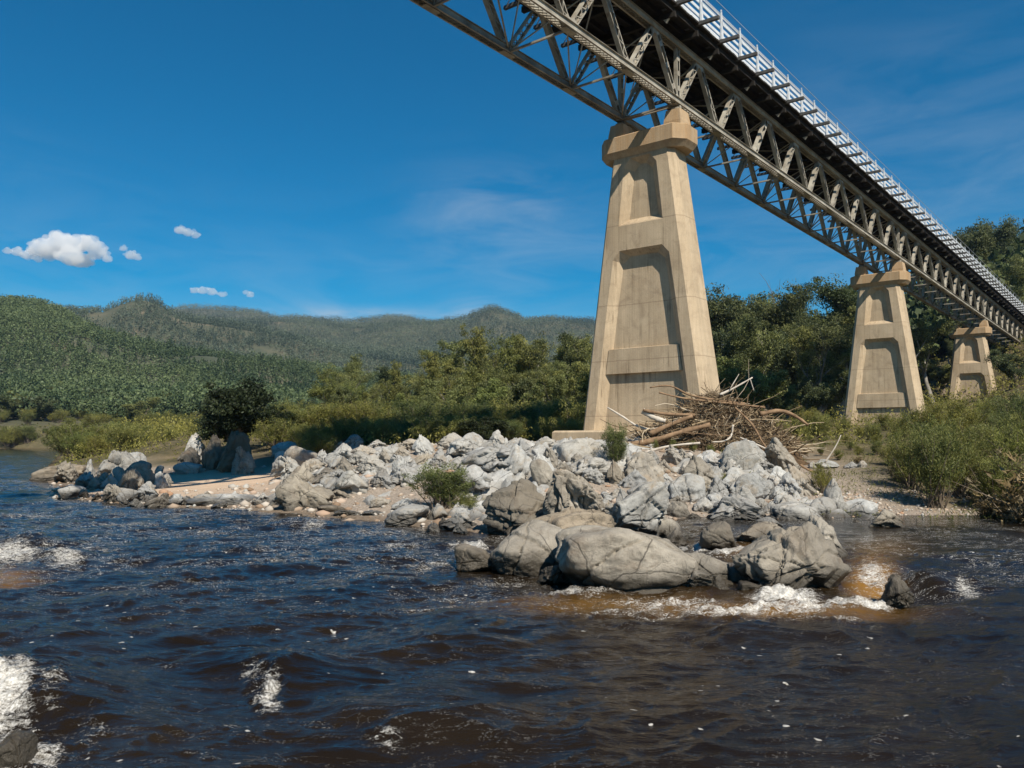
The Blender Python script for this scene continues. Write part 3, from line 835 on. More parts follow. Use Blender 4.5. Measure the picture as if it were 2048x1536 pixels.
def tapered(mb, z, hw_f, hw, tf, t, cx=-1.95):
    """plan octagon ring at height z: front-face half width, full half width, corner v, front v"""
    return [(cx - hw_f, -t, z), (cx + hw_f, -t, z), (cx + hw, -tf, z), (cx + hw, tf, z), (cx + hw_f, t, z), (cx - hw_f, t, z), (cx - hw, tf, z), (cx - hw, -tf, z)]


def make_pier(k, zg, label, block):
    """local axes: x = across the bridge to the right (u), y = along the bridge away (v)."""
    p = P0 + DIR * (k * PAN)
    dz = p[2] - P0[2]
    root = empty('bridge_pier', (p[0], p[1], dz), (0, 0, -TH))
    tag(root, label, 'bridge pier', 'concrete piers of the bridge')
    cx = -1.95; T = 0.95

    def HF(z): return 1.62 + (18.0 - z) * 0.1345    # front-face half width
    zb = zg - dz - 1.0
    DEP = 0.42

    def face(sgn):
        mb = MB(); y0 = sgn * -T
        tk = lambda z: y0 * (1 + (18 - z) * 0.012)

        def q(a, b, c, d):   # points (x,z,depth)
            vs = [(cx + e[0], tk(e[1]) - sgn * -e[2], e[1]) for e in (a, b, c, d)]
            mb.poly(vs, [(0, 1, 2, 3)] if sgn > 0 else [(3, 2, 1, 0)])
        # rows of the face: list of (z, recess half width outer) with full width; built as strips
        rec1 = [(14.30, 1.34), (14.301, 1.36), (17.50, 1.00), (17.98, 0.62)]
        rec2 = [(zb, 2.98 + max(0, (3.2 - zb)) * 0.13), (6.2, 2.58), (7.6, 2.40), (10.0, 2.08), (12.45, 1.72), (12.92, 1.30)]
        ins = lambda w, z, top: (w - 0.50)
        def strip(rec):
            for (z0, w0), (z1, w1) in zip(rec[:-1], rec[1:]):
                for s in (-1, 1):
                    a = [(s * w0, z0, 0), (s * HF(z0), z0, 0), (s * HF(z1), z1, 0), (s * w1, z1, 0)]
                    if s < 0: a = a[::-1]
                    q(*a)
        strip(rec1); strip(rec2)
        def full(z0, z1):
            q((-HF(z0), z0, 0), (HF(z0), z0, 0), (HF(z1), z1, 0), (-HF(z1), z1, 0))
        full(12.92, 14.30); full(17.98, 18.45)
        for rec, bottom in ((rec1, True), (rec2, False)):
            out = [(-w, z) for z, w in rec] + [(w, z) for z, w in rec[::-1]]
            # inner outline: pulled in by the slope of the recess walls
            zl, zh = rec[0][0], rec[-1][0]
            inn = []
            for x, z in out:
                s = 1 if x > 0 else -1
                zz = z
                if z >= zh - 0.01: zz = z - 0.30
                elif bottom and z <= zl + 0.01: zz = z + 0.38
                elif z > zh - 0.6: zz = z - 0.18
                inn.append((s * max(0.15, abs(x) - 0.46), zz))
            n = len(out)
            for i in range(n):
                j = (i + 1) % n
                if not bottom and out[i][1] == zl and out[j][1] == zl: continue
                q((out[j][0], out[j][1], 0), (out[i][0], out[i][1], 0), (inn[i][0], inn[i][1], DEP), (inn[j][0], inn[j][1], DEP))
            # floor of the recess, strip by strip
            m = len(rec)
            for i in range(m - 1):
                a0, a1 = inn[i], inn[i + 1]; b0, b1 = inn[n - 1 - i], inn[n - 2 - i]
                q((a0[0], a0[1], DEP), (b0[0], b0[1], DEP), (b1[0], b1[1], DEP), (a1[0], a1[1], DEP))
        return mb
    shaft = MB()
    zz = [zb, 4.0, 8.0, 12.0, 15.0, 18.45]
    rings = []
    for z in zz:
        t = T * (1 + (18 - z) * 0.012); hf = HF(z)
        rings.append([(cx + hf, -t, z), (cx + hf + .30, -t + .36, z), (cx + hf + .30, t - .36, z), (cx + hf, t, z), (cx - hf, t, z), (cx - hf - .30, t - .36, z), (cx - hf - .30, -t + .36, z), (cx - hf, -t, z)])
    for r0, r1 in zip(rings[:-1], rings[1:]):
        for i in (0, 1, 2, 4, 5, 6):
            shaft.poly([r0[i], r0[i + 1], r1[i + 1], r1[i]], [(0, 1, 2, 3)])
    shaft.poly(rings[-1], [tuple(range(8))])
    for sgn in (1, -1):
        f = face(sgn); b = len(shaft.v); shaft.v += f.v; shaft.f += [tuple(i + b for i in g) for g in f.f]
    shaft.build('shaft', M['concrete'], root)
    # strap between the legs inside the recess
    s = MB(); d0 = -T - 0.06
    for sgn in (1, -1):
        y_in = sgn * (-T * 1.13 + DEP); y_out = sgn * (-T * 1.13 + DEP - 0.24)
        wl, wh = 2.58 - 0.28, 2.40 - 0.30
        vs = [(cx - wl, y_out, 6.2), (cx + wl, y_out, 6.2), (cx + wh, y_out, 7.55), (cx - wh, y_out, 7.55), (cx - wl, y_in + sgn * .1, 6.2), (cx + wl, y_in + sgn * .1, 6.2), (cx + wh, y_in + sgn * .1, 7.62), (cx - wh, y_in + sgn * .1, 7.62)]
        fs = [(0, 1, 2, 3), (7, 6, 5, 4), (0, 4, 5, 1), (1, 5, 6, 2), (2, 6, 7, 3), (3, 7, 4, 0)]
        s.poly(vs, fs if sgn > 0 else [f[::-1] for f in fs])
    s.build('strap_panel', M['concrete'], root)
    # cap
    c = MB(); hw, a_, b_, tt = 2.10, 0.55, 0.62, 1.22

    def ring(z, g=0.0, h=0.0):
        return [(cx - hw + g, -tt + h, z), (cx + hw - g, -tt + h, z), (cx + hw + a_ - g, -tt + b_ + h * .5, z), (cx + hw + a_ - g, tt - b_ - h * .5, z), (cx + hw - g, tt - h, z), (cx - hw + g, tt - h, z), (cx - hw - a_ + g, tt - b_ - h * .5, z), (cx - hw - a_ + g, -tt + b_ + h * .5, z)]
    R = [ring(18.10, 0.22, 0.24), ring(18.42, 0.0, 0.0), ring(19.22), ring(19.28, 0.07, 0.07)]
    for r0, r1 in zip(R[:-1], R[1:]):
        for i in range(8):
            j = (i + 1) % 8; c.poly([r0[i], r0[j], r1[j], r1[i]], [(0, 1, 2, 3)])
    c.poly(R[-1], [tuple(range(8))]); c.poly(R[0], [tuple(range(8))[::-1]])
    cap = c.build('pier_cap', M['concrete'], root)
    for u in (-0.18, -3.66):
        q = MB(); sg = 1 if u > -1 else -1
        b0 = [(u - .50, -.6), (u + .50, -.6), (u + .50, .6), (u - .50, .6)]; t0 = [(u - .40, -.5), (u + .40, -.5), (u + .40, .5), (u - .40, .5)]
        vs = [(x, y, 19.285) for x, y in b0] + [(x, y, 19.62) for x, y in b0] + [(x, y, 20.26) for x, y in t0]
        fs = [(0, 3, 2, 1), (8, 9, 10, 11)]
        for o_ in (0, 4):
            for i in range(4):
                j = (i + 1) % 4; fs.append((o_ + i, o_ + j, o_ + 4 + j, o_ + 4 + i))
        q.poly(vs, fs); q.build('bearing_pedestal', M['concrete'], root)
        q = MB(); q.box(u - .2, u + .2, -.3, .3, 20.265, 20.42); q.tube([(u - .22, 0, 20.49), (u + .22, 0, 20.49)], [.09, .09], 10); q.build('bearing', M['steel'], root)
    if block:
        q = MB(); ring = lambda z, g: [(cx - 5.25 + g, -1.9 + g, z), (cx + 5.25 - g, -1.9 + g, z), (cx + 5.25 - g, 1.9 - g, z), (cx - 5.25 + g, 1.9 - g, z)]
        R = [ring(0.6, 0), ring(3.02, 0), ring(3.12, 0.1)]
        for r0, r1 in zip(R[:-1], R[1:]):
            for i in range(4):
                j = (i + 1) % 4; q.poly([r0[i], r0[j], r1[j], r1[i]], [(0, 1, 2, 3)])
        q.poly(R[-1], [(0, 1, 2, 3)]); q.build('footing', M['concrete'], root)
    return root


make_pier(0, 3.3, 'nearest and tallest tan concrete pier standing behind the pale rocks', True)
make_pier(9, 4.6, 'second concrete pier, mid sized, rising from green scrub on the right', False)
make_pier(18, 8.0, 'third and smallest concrete pier in front of the dark wooded slope', False)
# abutment
pa_ = P0 + DIR * (27 * PAN)
ab = empty('bridge_abutment', (pa_[0], pa_[1], pa_[2]), (0, 0, PHI)); tag(ab, 'pale concrete abutment wall at the far end of the bridge', 'abutment')
q = MB(); q.box(0.0, 3.0, -1.6, YF + 1.6, -9, -0.45); q.box(1.2, 3.0, -1.6, YF + 1.6, -0.447, 4.2); q.build('abutment_wall', M['concrete'], ab)
q = MB(); q.box(-6, 0.0, -2.3, -1.62, -9, -2.5); q.box(-0.003, 9, -2.3, -1.62, -9, 3.2); q.build('wing_wall', M['concrete'], ab)
road = MB()
e = P0 + DIR * (27 * PAN); lp = np.array([-math.cos(TH), math.sin(TH), 0])
def rp(s, y, z): q_ = e + DIR * s + lp * y; return (q_[0], q_[1], e[2] + z)
road.poly([rp(3.0, -1.5, 4.1), rp(60, -1.5, 4.1), rp(60, YF + 1.5, 4.1), rp(3.0, YF + 1.5, 4.1), rp(3.0, -5, -8), rp(60, -5, -8), rp(60, YF + 5, -8), rp(3.0, YF + 5, -8)], [(0, 1, 2, 3), (4, 5, 1, 0), (6, 7, 3, 2), (5, 6, 2, 1), (7, 4, 0, 3)])
o = road.build('road_embankment', mat_simple('embankment_soil', (0.10, 0.08, 0.05), (0.26, 0.2, 0.13), 1.2, 0.9, 0.3)); tag(o, 'earth embankment carrying the road behind the abutment', None, None, 'structure')

# ------------------------------------------------------------------ rocks
def ico(sub):
    import bmesh
    bm = bmesh.new(); bmesh.ops.create_icosphere(bm, subdivisions=sub, radius=1.0)
    V = np.array([v.co[:] for v in bm.verts]); F = np.array([[v.index for v in f.verts] for f in bm.faces]); bm.free()
    return V, F


ICO = {}


def rock_mesh(name, seed, mat, kind='round', sub=5):
    if sub not in ICO: ICO[sub] = ico(sub)
    V, F = ICO[sub]; V = V.copy(); rs = np.random.RandomState(seed)
    N = V / np.linalg.norm(V, axis=1, keepdims=True)
    nf = {'round': 9, 'block': 14, 'flute': 15, 'shard': 14, 'slab': 12}[kind]
    k = {'round': 13.0, 'block': 48.0, 'flute': 44.0, 'shard': 60.0, 'slab': 40.0}[kind]
    acc = 0
    pl = rs.normal(size=(nf, 3)); pl /= np.linalg.norm(pl, axis=1, keepdims=True)
    pl = np.concatenate([pl, [[0, 0, 1], [0, 0, -1], [1, 0, 0], [-1, 0, 0], [0, 1, 0], [0, -1, 0]]])
    dd = rs.uniform(0.72, 1.02, len(pl)); dd[nf:] = rs.uniform(0.85, 1.05, 6)
    if kind == 'shard': dd[:nf] = rs.uniform(0.42, 0.95, nf)
    if kind in ('flute', 'block'): dd[:nf] = rs.uniform(0.58, 1.0, nf)
    for p, d_ in zip(pl, dd):
        c = np.clip(N @ p, 0, None) / d_; acc = acc + c ** k
    r = (acc + 1e-9) ** (-1.0 / k); r = np.minimum(r, 1.5)
    W = N * r[:, None]
    W += N * ((0.10 if kind == 'round' else 0.06) * fbm(N * 1.5 + seed, 3, seed))[:, None]
    if kind in ('flute', 'shard'):
        ang = rs.uniform(0, 6.28); ax = np.array([math.cos(ang), math.sin(ang), rs.uniform(-.25, .25)])
        s = (W @ ax) * rs.uniform(2.0, 3.2) + 0.5 * fbm(W * 1.2, 3, seed + 5)
        fl = np.abs(np.mod(s, 1.0) - 0.5) * 2
        W -= N * (0.15 * (1 - np.sqrt(np.clip(fl, 0, 1))) * (0.6 + 0.4 * vnoise(W * 1.3, seed + 8)))[:, None]
        s2 = (W[:, 2]) * 1.6 + fbm(W * 0.9, 2, seed + 15)
        W += N * (0.06 * np.sin(s2 * 4))[:, None]
    nc = {'round': 4, 'block': 9, 'flute': 8, 'shard': 8, 'slab': 8}[kind]; st = 0.035 if kind == 'round' else 0.065
    for _ in range(nc):
        p = rs.normal(size=3); p /= np.linalg.norm(p); off = rs.uniform(-.5, .5)
        dist = W @ p - off + 0.10 * fbm(W * 1.6, 3, seed + _ * 3)
        gap = rs.uniform(0.012, 0.03)
        W -= N * (0.11 * np.exp(-(dist / gap) ** 2))[:, None]
        # small offset across the crack, so that blocks step
        W += N * (st * rs.uniform(-1, 1) * np.tanh(dist / 0.02))[:, None]
    q = 0.45 if kind == 'round' else 0.5
    W += N * (q * (0.040 * fbm(W * 4.0, 4, seed + 50) - 0.030 * np.abs(fbm(W * 5, 2, seed + 60))) + 0.010 * fbm(W * 15, 3, seed + 70))[:, None]
    if kind in ('flute', 'block', 'shard'):
        ax = rs.normal(size=3); ax[2] *= 0.8; ax /= np.linalg.norm(ax)
        sw = (W @ ax) * rs.uniform(1.8, 3.0) + 0.35 * fbm(W * 1.1, 2, seed + 90); fr = sw - np.floor(sw)
        W -= N * (0.11 * fr)[:, None]
    mn, mx = W.min(0), W.max(0)
    W = (W - (mn + mx) / 2) / ((mx - mn) / 2)          # unit box, -1..1
    W[:, 2] = (W[:, 2] + 1) / 2                       # 0..1 in z
    wa = {'round': 0.22, 'block': 0.30, 'flute': 0.48, 'shard': 0.60, 'slab': 0.15}[kind]; xc, yc = rs.uniform(-.45, .45, 2)
    W[:, 2] *= 1 - wa * np.clip(np.hypot(W[:, 0] - xc, (W[:, 1] - yc) * 0.6) / 1.25, 0, 1) ** 1.25
    W[:, 2] /= W[:, 2].max()
    return np_mesh(name, W, F, mat, True)


RK = {}
for kind, n in (('round', 3), ('block', 4), ('flute', 5), ('shard', 4), ('slab', 2)):
    for i in range(n):
        RK[(kind, i)] = {mt: None for mt in ('rock_pale', 'rock_tan', 'rock_dark')}


def get_rock(kind, i, mt):
    d_ = RK[(kind, i)]
    if d_[mt] is None:
        src = next((m for m in d_.values() if m is not None), None)
        if src is None: d_[mt] = rock_mesh('river_rock', 100 + hash_k(kind) * 10 + i, M[mt], kind, 5)
        else:
            d_[mt] = src.copy(); d_[mt].materials.clear(); d_[mt].materials.append(M[mt])
    return d_[mt]


def hash_k(k): return {'round': 1, 'block': 2, 'flute': 3, 'shard': 4, 'slab': 5}[k]


ROCKS = []          # (object, photo x, photo y, adjective)
UNIT = {'hero': 0}


def place_rock(px, py, w, h, kind, i, mt, adj, z0=None, depth=0.85, rot=None, sink=0.22, mesh=None, label=None, Y=None):
    """px,py: centre of the visible foot; w,h: size in photo pixels."""
    if Y is not None:
        p = at_y(px, py, Y); z0 = p[2]
    elif z0 is None:
        p = at_z(px, py, 0.0)
        for _ in range(40):               # march to the ground
            pass
        lo, hi = 8.0, 90.0
        ys = np.linspace(lo, hi, 400); r = ray(px, py); xs = ys * r[0] / r[1]; zs = EYE + ys * r[2] / r[1]
        g = ground_z(xs, ys); hit = np.where(zs <= np.maximum(g, 0))[0]
        yy = ys[hit[0]] if len(hit) else 60.0
        p = at_y(px, py, yy); z0 = max(p[2], -0.05)
    else: p = at_z(px, py, z0)
    sc = p[1] / FPX; W_, H_ = w * sc, h * sc
    me = mesh if mesh is not None else get_rock(kind, i, mt)
    o = link('boulder' if W_ > 1.0 else 'rock', me)
    D_ = W_ * depth
    Ht = H_ / (1 - sink)
    o.scale = (W_ / 2, D_ / 2, Ht)
    o.location = (p[0], p[1] + D_ * 0.36, z0 - Ht * sink)
    o.rotation_euler = (0, 0, rot if rot is not None else rnd.uniform(-0.35, 0.35) + rnd.choice((0, math.pi)))
    tag(o, label, 'boulder' if W_ > 1.0 else 'rock', None)
    ROCKS.append((o, px, py - h / 2, adj, label is not None))
    return o


def hero(seed, kind, mt, sub=6): return rock_mesh('river_boulder', seed, M[mt], kind, sub)


HR = [
    # px, foot y, w, h, kind, seed, mat, depth, rot, label
    (1062, 1148, 175, 100, 'round', 11, 'rock_tan', 1.0, 0.3, 'rounded tan boulder lobe at the left end of the large wave-washed boulder'),
    (1152, 1134, 226, 112, 'block', 12, 'rock_tan', 1.0, -0.2, 'broad cracked grey boulder forming the hump top of the large foreground boulder mass'),
    (1262, 1182, 286, 122, 'round', 13, 'rock_tan', 0.9, 0.1, 'largest pale tan boulder in the foreground, smooth front face dipping into the rapids'),
    (1408, 1176, 92, 66, 'round', 14, 'rock_tan', 1.0, 0.6, 'small smooth boulder tucked against the right end of the largest tan boulder'),
    (1474, 1172, 46, 36, 'round', 15, 'rock_tan', 1.0, 0.0, 'small round stone between the tan boulders and the dark angular boulder'),
    (1598, 1188, 200, 138, 'block', 16, 'rock_tan', 0.9, 0.5, 'dark angular boulder with a pale ridged crest beside the pouring white water'),
    (1660, 1126, 96, 90, 'shard', 17, 'rock_tan', 1.2, 0.2, 'sloping pointed rock behind the right shoulder of the dark angular boulder'),
    (1441, 1108, 74, 62, 'round', 18, 'rock_dark', 1.0, 0.0, 'dark wet rounded boulder standing in the channel above a patch of foam'),
    (948, 1140, 82, 46, 'round', 19, 'rock_tan', 1.0, 0.1, 'low rounded boulder awash just left of the large tan boulders'),
    (1804, 1214, 74, 62, 'shard', 20, 'rock_dark', 0.9, 0.2, 'black wet pointed rock breaking the pour-over on the right'),
    (14, 1536, 62, 58, 'round', 21, 'rock_dark', 1.2, 0.2, 'dark stone in the bottom left corner beside churning foam'),
    (1052, 1072, 150, 112, 'block', 22, 'rock_dark', 0.9, 0.9, 'dark grey split boulder with a pale stripe down its face'),
    (1152, 1052, 150, 112, 'flute', 23, 'rock_pale', 1.0, 0.0, 'tall grey cracked rock rising behind the large foreground boulder'),
    (1282, 1056, 140, 92, 'block', 24, 'rock_pale', 1.0, 0.3, 'square shouldered grey boulder above the largest tan boulder'),
    (1010, 960, 190, 72, 'flute', 25, 'rock_pale', 1.0, 0.2, 'long pale ridge rock rising above the bush on the stony bar'),
    (930, 1000, 120, 70, 'flute', 26, 'rock_pale', 0.8, -0.3, 'pale creased rock shading the hollow beside the riverside bush'),
    (915, 1062, 72, 40, 'flute', 27, 'rock_pale', 1.0, 0.0, 'grooved brown-footed rock at the water edge left of the dark split boulder'),
    (810, 1050, 90, 38, 'round', 28, 'rock_pale', 1.0, 0.1, 'low lumpy rock at the water edge in front of the bush'),
    (600, 1024, 122, 74, 'block', 29, 'rock_tan', 1.0, 0.2, 'blocky tan boulder standing in the river at the right end of the sand'),
    (440, 1014, 160, 24, 'slab', 30, 'rock_pale', 0.5, 0.0, 'long low pale slab along the water below the sand patch'),
    (690, 992, 90, 52, 'shard', 31, 'rock_pale', 1.0, 0.1, 'tilted pale boulder with a shadowed left face on the gravel'),
    (112, 962, 104, 34, 'slab', 32, 'rock_tan', 0.8, 0.1, 'flat topped tan boulder at the left tip of the bar'),
    (225, 962, 92, 62, 'flute', 33, 'rock_pale', 0.9, 0.2, 'striped pale peaked rock half in bridge shadow on the left tip'),
    (255, 948, 60, 44, 'round', 34, 'rock_pale', 0.9, 0.2, 'rounded white rock behind the striped peaked rock'),
    (460, 945, 70, 84, 'flute', 35, 'rock_dark', 1.0, 0.3, 'tall dark folded rock in deep shade under the dark bush'),  # deep shade put into the colour by the dark rock material
    (420, 940, 50, 72, 'flute', 36, 'rock_dark', 1.0, -0.2, 'upright dark rock in bridge shade left of the folded rock'),  # bridge shade painted in with the dark material
    (378, 925, 54, 60, 'shard', 37, 'rock_pale', 0.8, 0.0, 'pointed white rock standing at the back of the sand'),
    (378, 938, 62, 44, 'shard', 38, 'rock_dark', 0.8, 0.4, 'low dark rock shaded in front of the pointed white rock'),  # dark colour stands in for the shade on this rock
    (482, 950, 50, 58, 'flute', 39, 'rock_tan', 0.9, 0.0, 'tan sunlit rock right of the dark folded rocks'),
    (1160, 930, 92, 56, 'round', 40, 'rock_pale', 1.0, 0.3, 'cream cracked dome rock in front of the pier footing'),
    (940, 906, 60, 42, 'round', 41, 'rock_pale', 1.0, 0.1, 'smooth grey dome rock on the skyline of the stony bar'),
    (1682, 1040, 56, 82, 'shard', 42, 'rock_pale', 0.9, 0.1, 'tall pale fin of rock beside the still channel on the right'),
    (1727, 1042, 66, 42, 'round', 43, 'rock_pale', 1.0, 0.1, 'rounded grey rock right of the tall pale fin'),
    (1775, 1066, 76, 46, 'shard', 44, 'rock_tan', 1.0, 0.1, 'dark wedge shaped rock standing in the water off the gravel shore'),
    (1605, 1050, 110, 42, 'round', 45, 'rock_pale', 0.9, 0.0, 'long rounded grey rock at the edge of the still channel'),
    (1480, 1050, 120, 62, 'flute', 46, 'rock_pale', 0.9, 0.0, 'sculpted grey rock with scalloped hollows facing the still channel'),
    (1345, 1080, 60, 44, 'block', 47, 'rock_tan', 0.9, 0.4, 'weathered block wedged behind the largest tan boulder'),
    (1540, 1098, 130, 50, 'block', 48, 'rock_tan', 0.6, 0.0, 'low cracked rock joining the dark angular boulder from behind'),
    (590, 944, 74, 52, 'round', 49, 'rock_tan', 1.0, 0.0, 'tan grey rock at the foot of the leaning bare branches'),
    (1395, 1186, 70, 44, 'block', 61, 'rock_tan', 1.0, 0.2, 'cracked waist-high stone at the right foot of the largest tan boulder'),
    (1440, 1188, 52, 34, 'shard', 62, 'rock_dark', 1.0, 0.5, 'small wet wedge stone beside the cracked waist-high stone'),
    (1500, 1190, 44, 26, 'round', 63, 'rock_dark', 1.0, 0.1, 'low wet cobble against the left foot of the dark angular boulder'),
    (1108, 1166, 60, 34, 'block', 64, 'rock_dark', 1.0, 0.3, 'dark wet stone in the shaded gap under the large tan boulders'),
    (1350, 1098, 60, 40, 'shard', 65, 'rock_tan', 1.0, 0.1, 'pointed stone peeping over the back of the largest tan boulder'),
    (1540, 1066, 70, 30, 'block', 66, 'rock_pale', 1.0, 0.1, 'low pale block in the still channel behind the dark wet boulder'),
    (870, 1048, 46, 40, 'shard', 67, 'rock_pale', 1.0, 0.2, 'white pointed stone at the water edge just left of the grooved rock'),
    (1450, 1180, 40, 18, 'round', 50, 'rock_dark', 1.0, 0.0, 'tiny black stone in the foam before the tan boulders'),
]
for (px, py, w, h, kd, sd_, mt, dp, rt, lb) in HR:
    z0 = 0.0 if py > 1010 or (py > 955 and px < 200) else None
    if py == 1052 or py == 1056: z0 = 0.35
    sub = 6 if py > 1040 and w > 60 else 5
    place_rock(px, py, w, h, kd, 0, mt, '', z0, dp, rt, 0.24, mesh=hero(sd_, kd, mt, sub), label=lb)

# the body of the stony bar, placed row by row from the back to the water
def scatter_rocks():
    kinds = [('flute', 5), ('block', 4), ('flute', 5), ('shard', 4), ('shard', 4), ('flute', 5), ('round', 3)]
    occ = []
    rows = [  # y px, x0, x1, step, w, h
        (902, 640, 1100, 44, 60, 28), (918, 560, 1130, 46, 64, 36), (936, 560, 1230, 50, 70, 46), (930, 1225, 1500, 44, 62, 44),
        (956, 560, 1240, 56, 74, 48), (952, 1220, 1600, 46, 66, 46), (978, 560, 860, 54, 64, 42), (974, 1080, 1620, 46, 64, 46),
        (1000, 660, 840, 60, 60, 26), (998, 1190, 1620, 46, 64, 44), (1018, 740, 1000, 58, 54, 28), (1022, 1180, 1600, 44, 60, 42), (1042, 1190, 1660, 46, 58, 40),
        (1000, 130, 340, 34, 44, 32), (982, 140, 400, 34, 46, 38), (968, 120, 330, 32, 40, 36), (952, 200, 420, 36, 34, 24), (1012, 220, 540, 38, 44, 20), (1006, 330, 560, 40, 38, 18), (990, 330, 420, 34, 30, 16),
        (1062, 1030, 1130, 36, 40, 30), (1030, 640, 760, 44, 54, 12), (940, 1620, 1760, 44, 30, 16), (1052, 1700, 1760, 40, 34, 14), (1062, 860, 1000, 34, 36, 24), (1080, 1330, 1420, 34, 38, 20),
    ]
    for (y, x0, x1, st, w, h) in rows:
        x = x0 + rnd.uniform(0, st * 0.5)
        while x < x1:
            xx = x + rnd.uniform(-8, 8); yy = y + rnd.uniform(-6, 6)
            sz = rnd.choice((0.7, 0.9, 1.1, 1.1, 1.35)) * rnd.uniform(0.9, 1.1)
            ok = not (330 < xx < 545 and 950 < yy < 992) and not (700 < xx < 830 and 985 < yy < 1005) and not (825 < xx < 965 and 945 < yy < 1032)
            if ok:
                kd, n = rnd.choice(kinds); w_ = w * sz * rnd.uniform(0.6, 1.15); h_ = h * sz * rnd.uniform(0.65, 1.15)
                mt = 'rock_pale' if rnd.random() < 0.88 else 'rock_tan'
                if x < 330 and rnd.random() < 0.2: mt = 'rock_tan'
                adj = {'flute': 'grooved', 'block': 'angular', 'shard': 'pointed', 'round': 'rounded', 'slab': 'flat'}[kd]
                adj = adj + (' pale grey' if mt == 'rock_pale' else ' tan')
                size = 'small ' if w_ * h_ < 1500 else ('large ' if w_ * h_ > 4200 else '')
                place_rock(xx, yy, w_, h_, kd, rnd.randrange(n), mt, size + adj, None if yy < 1035 else 0.0, rnd.uniform(0.7, 1.2), None, 0.2)
            x += st * rnd.uniform(0.62, 1.05)


scatter_rocks()


def build_bedrock():
    g = 0.085; xs = np.arange(-14, 11.5, g); ys = np.arange(23.5, 43, g)
    X, Y = np.meshgrid(xs, ys, indexing='ij'); base = ground_z(X, Y); S = sdf_land(X, Y)
    w = fbm(P3(X, Y, 0.35), 3, 151); w2 = fbm(P3(X, Y, 0.5), 3, 157)
    def saw(q, k):
        f = q - np.floor(q); return np.where(f < k, f / k, (1 - f) / (1 - k))
    h = 0.50 * saw((X * 0.82 + Y * 0.35) * 0.62 + w * 0.75, 0.82) * (0.55 + 0.45 * w2)
    h += 0.28 * saw((-X * 0.3 + Y * 0.95) * 0.75 + w2 * 0.7, 0.2)
    h += 0.16 * saw((X * 0.9 - Y * 0.2) * 1.9 + w * 1.5 + 2, 0.85)
    h -= 0.10 * np.abs(fbm(P3(X, Y, 1.7), 3, 163)); h += 0.03 * fbm(P3(X, Y, 6.0), 3, 167)
    m = fbm(P3(X, Y, 0.28), 2, 171)
    mask = sstep(-0.45, 0.0, m) * sstep(0.3, 1.6, S) * sstep(43, 41.5, Y) * sstep(-14, -12.5, X) * sstep(11.5, 10, X)
    mask *= 1 - np.exp(-(((X + 15.0) / 6.5) ** 2 + ((Y - 43) / 8.0) ** 2) ** 1.5)
    Z = base - 0.30 + (h * 0.95 + 0.05) * mask
    V = np.stack([X + 0.12 * w2, Y + 0.12 * w, Z], -1).reshape(-1, 3); nr, nc = X.shape; idx = np.arange(nr * nc).reshape(nr, nc)
    F = np.stack([idx[:-1, :-1], idx[1:, :-1], idx[1:, 1:], idx[:-1, 1:]], -1).reshape(-1, 4)
    keep = ((Z - base).reshape(-1)[F].max(1) > -0.12)
    o = link('rock_ledge', np_mesh('rock_ledge', V, F[keep], M['rock_pale'], True))
    tag(o, 'continuous jagged pale bedrock shelf under the loose rocks of the bar', None, None, 'structure')


build_bedrock()

# gravel
def build_pebbles():
    rs = np.random.RandomState(3); V0, F0 = ico(1)
    pts = []
    def patch(n, x0, x1, y0, y1, smin, smax, cond=None):
        x = rs.uniform(x0, x1, n); y = rs.uniform(y0, y1, n); s = smin + (smax - smin) * rs.uniform(0, 1, n) ** 3
        g = ground_z(x, y); sd = sdf_land(x, y); k = (sd > -0.6) & (g > -0.25)
        if cond is not None: k &= cond(x, y)
        pts.append(np.stack([x, y, g, s], -1)[k])
    nosand = lambda x, y: (((x + 15.0) / 5.5) ** 2 + ((y - 43) / 5.5) ** 2) > 1
    patch(9000, -24, 13, 22, 48, .02, .10, nosand)
    patch(9000, 10.5, 34, 23.5, 31, .015, .085)
    patch(500, -8, 10, 23, 46, .12, .3, nosand)
    patch(900, -30, -6, 30, 50, .1, .28, nosand)
    patch(3500, -2, 7, 40, 46, .05, .2)
    Q = np.concatenate(pts); n = len(Q)
    sc = Q[:, 3][:, None] * rs.uniform(0.6, 1.2, (n, 3)); sc[:, 2] *= 0.65
    V = V0[None] * (1 + 0.15 * rs.normal(size=(n, len(V0), 1))) * sc[:, None, :] + Q[:, None, :3] + np.array([0, 0, 0.01])
    F = F0[None] + (np.arange(n) * len(V0))[:, None, None]
    tone = np.repeat(rs.uniform(0, 1, n), len(V0))
    t = NT('river_gravel'); c = t.ramp(t.attr('tone'), [(0.0, (0.20, 0.13, 0.08)), (0.3, (0.42, 0.33, 0.25)), (0.6, (0.36, 0.35, 0.32)), (0.85, (0.5, 0.44, 0.37)), (1.0, (0.34, 0.2, 0.12))])
    m = t.fin(c, 0.85, None, 0.2)
    o = link('gravel', np_mesh('gravel', V.reshape(-1, 3), F.reshape(-1, 3), m, True, {'tone': tone}))
    tag(o, 'loose brown and grey gravel between the rocks and on the shore', 'gravel', None, 'stuff')


build_pebbles()

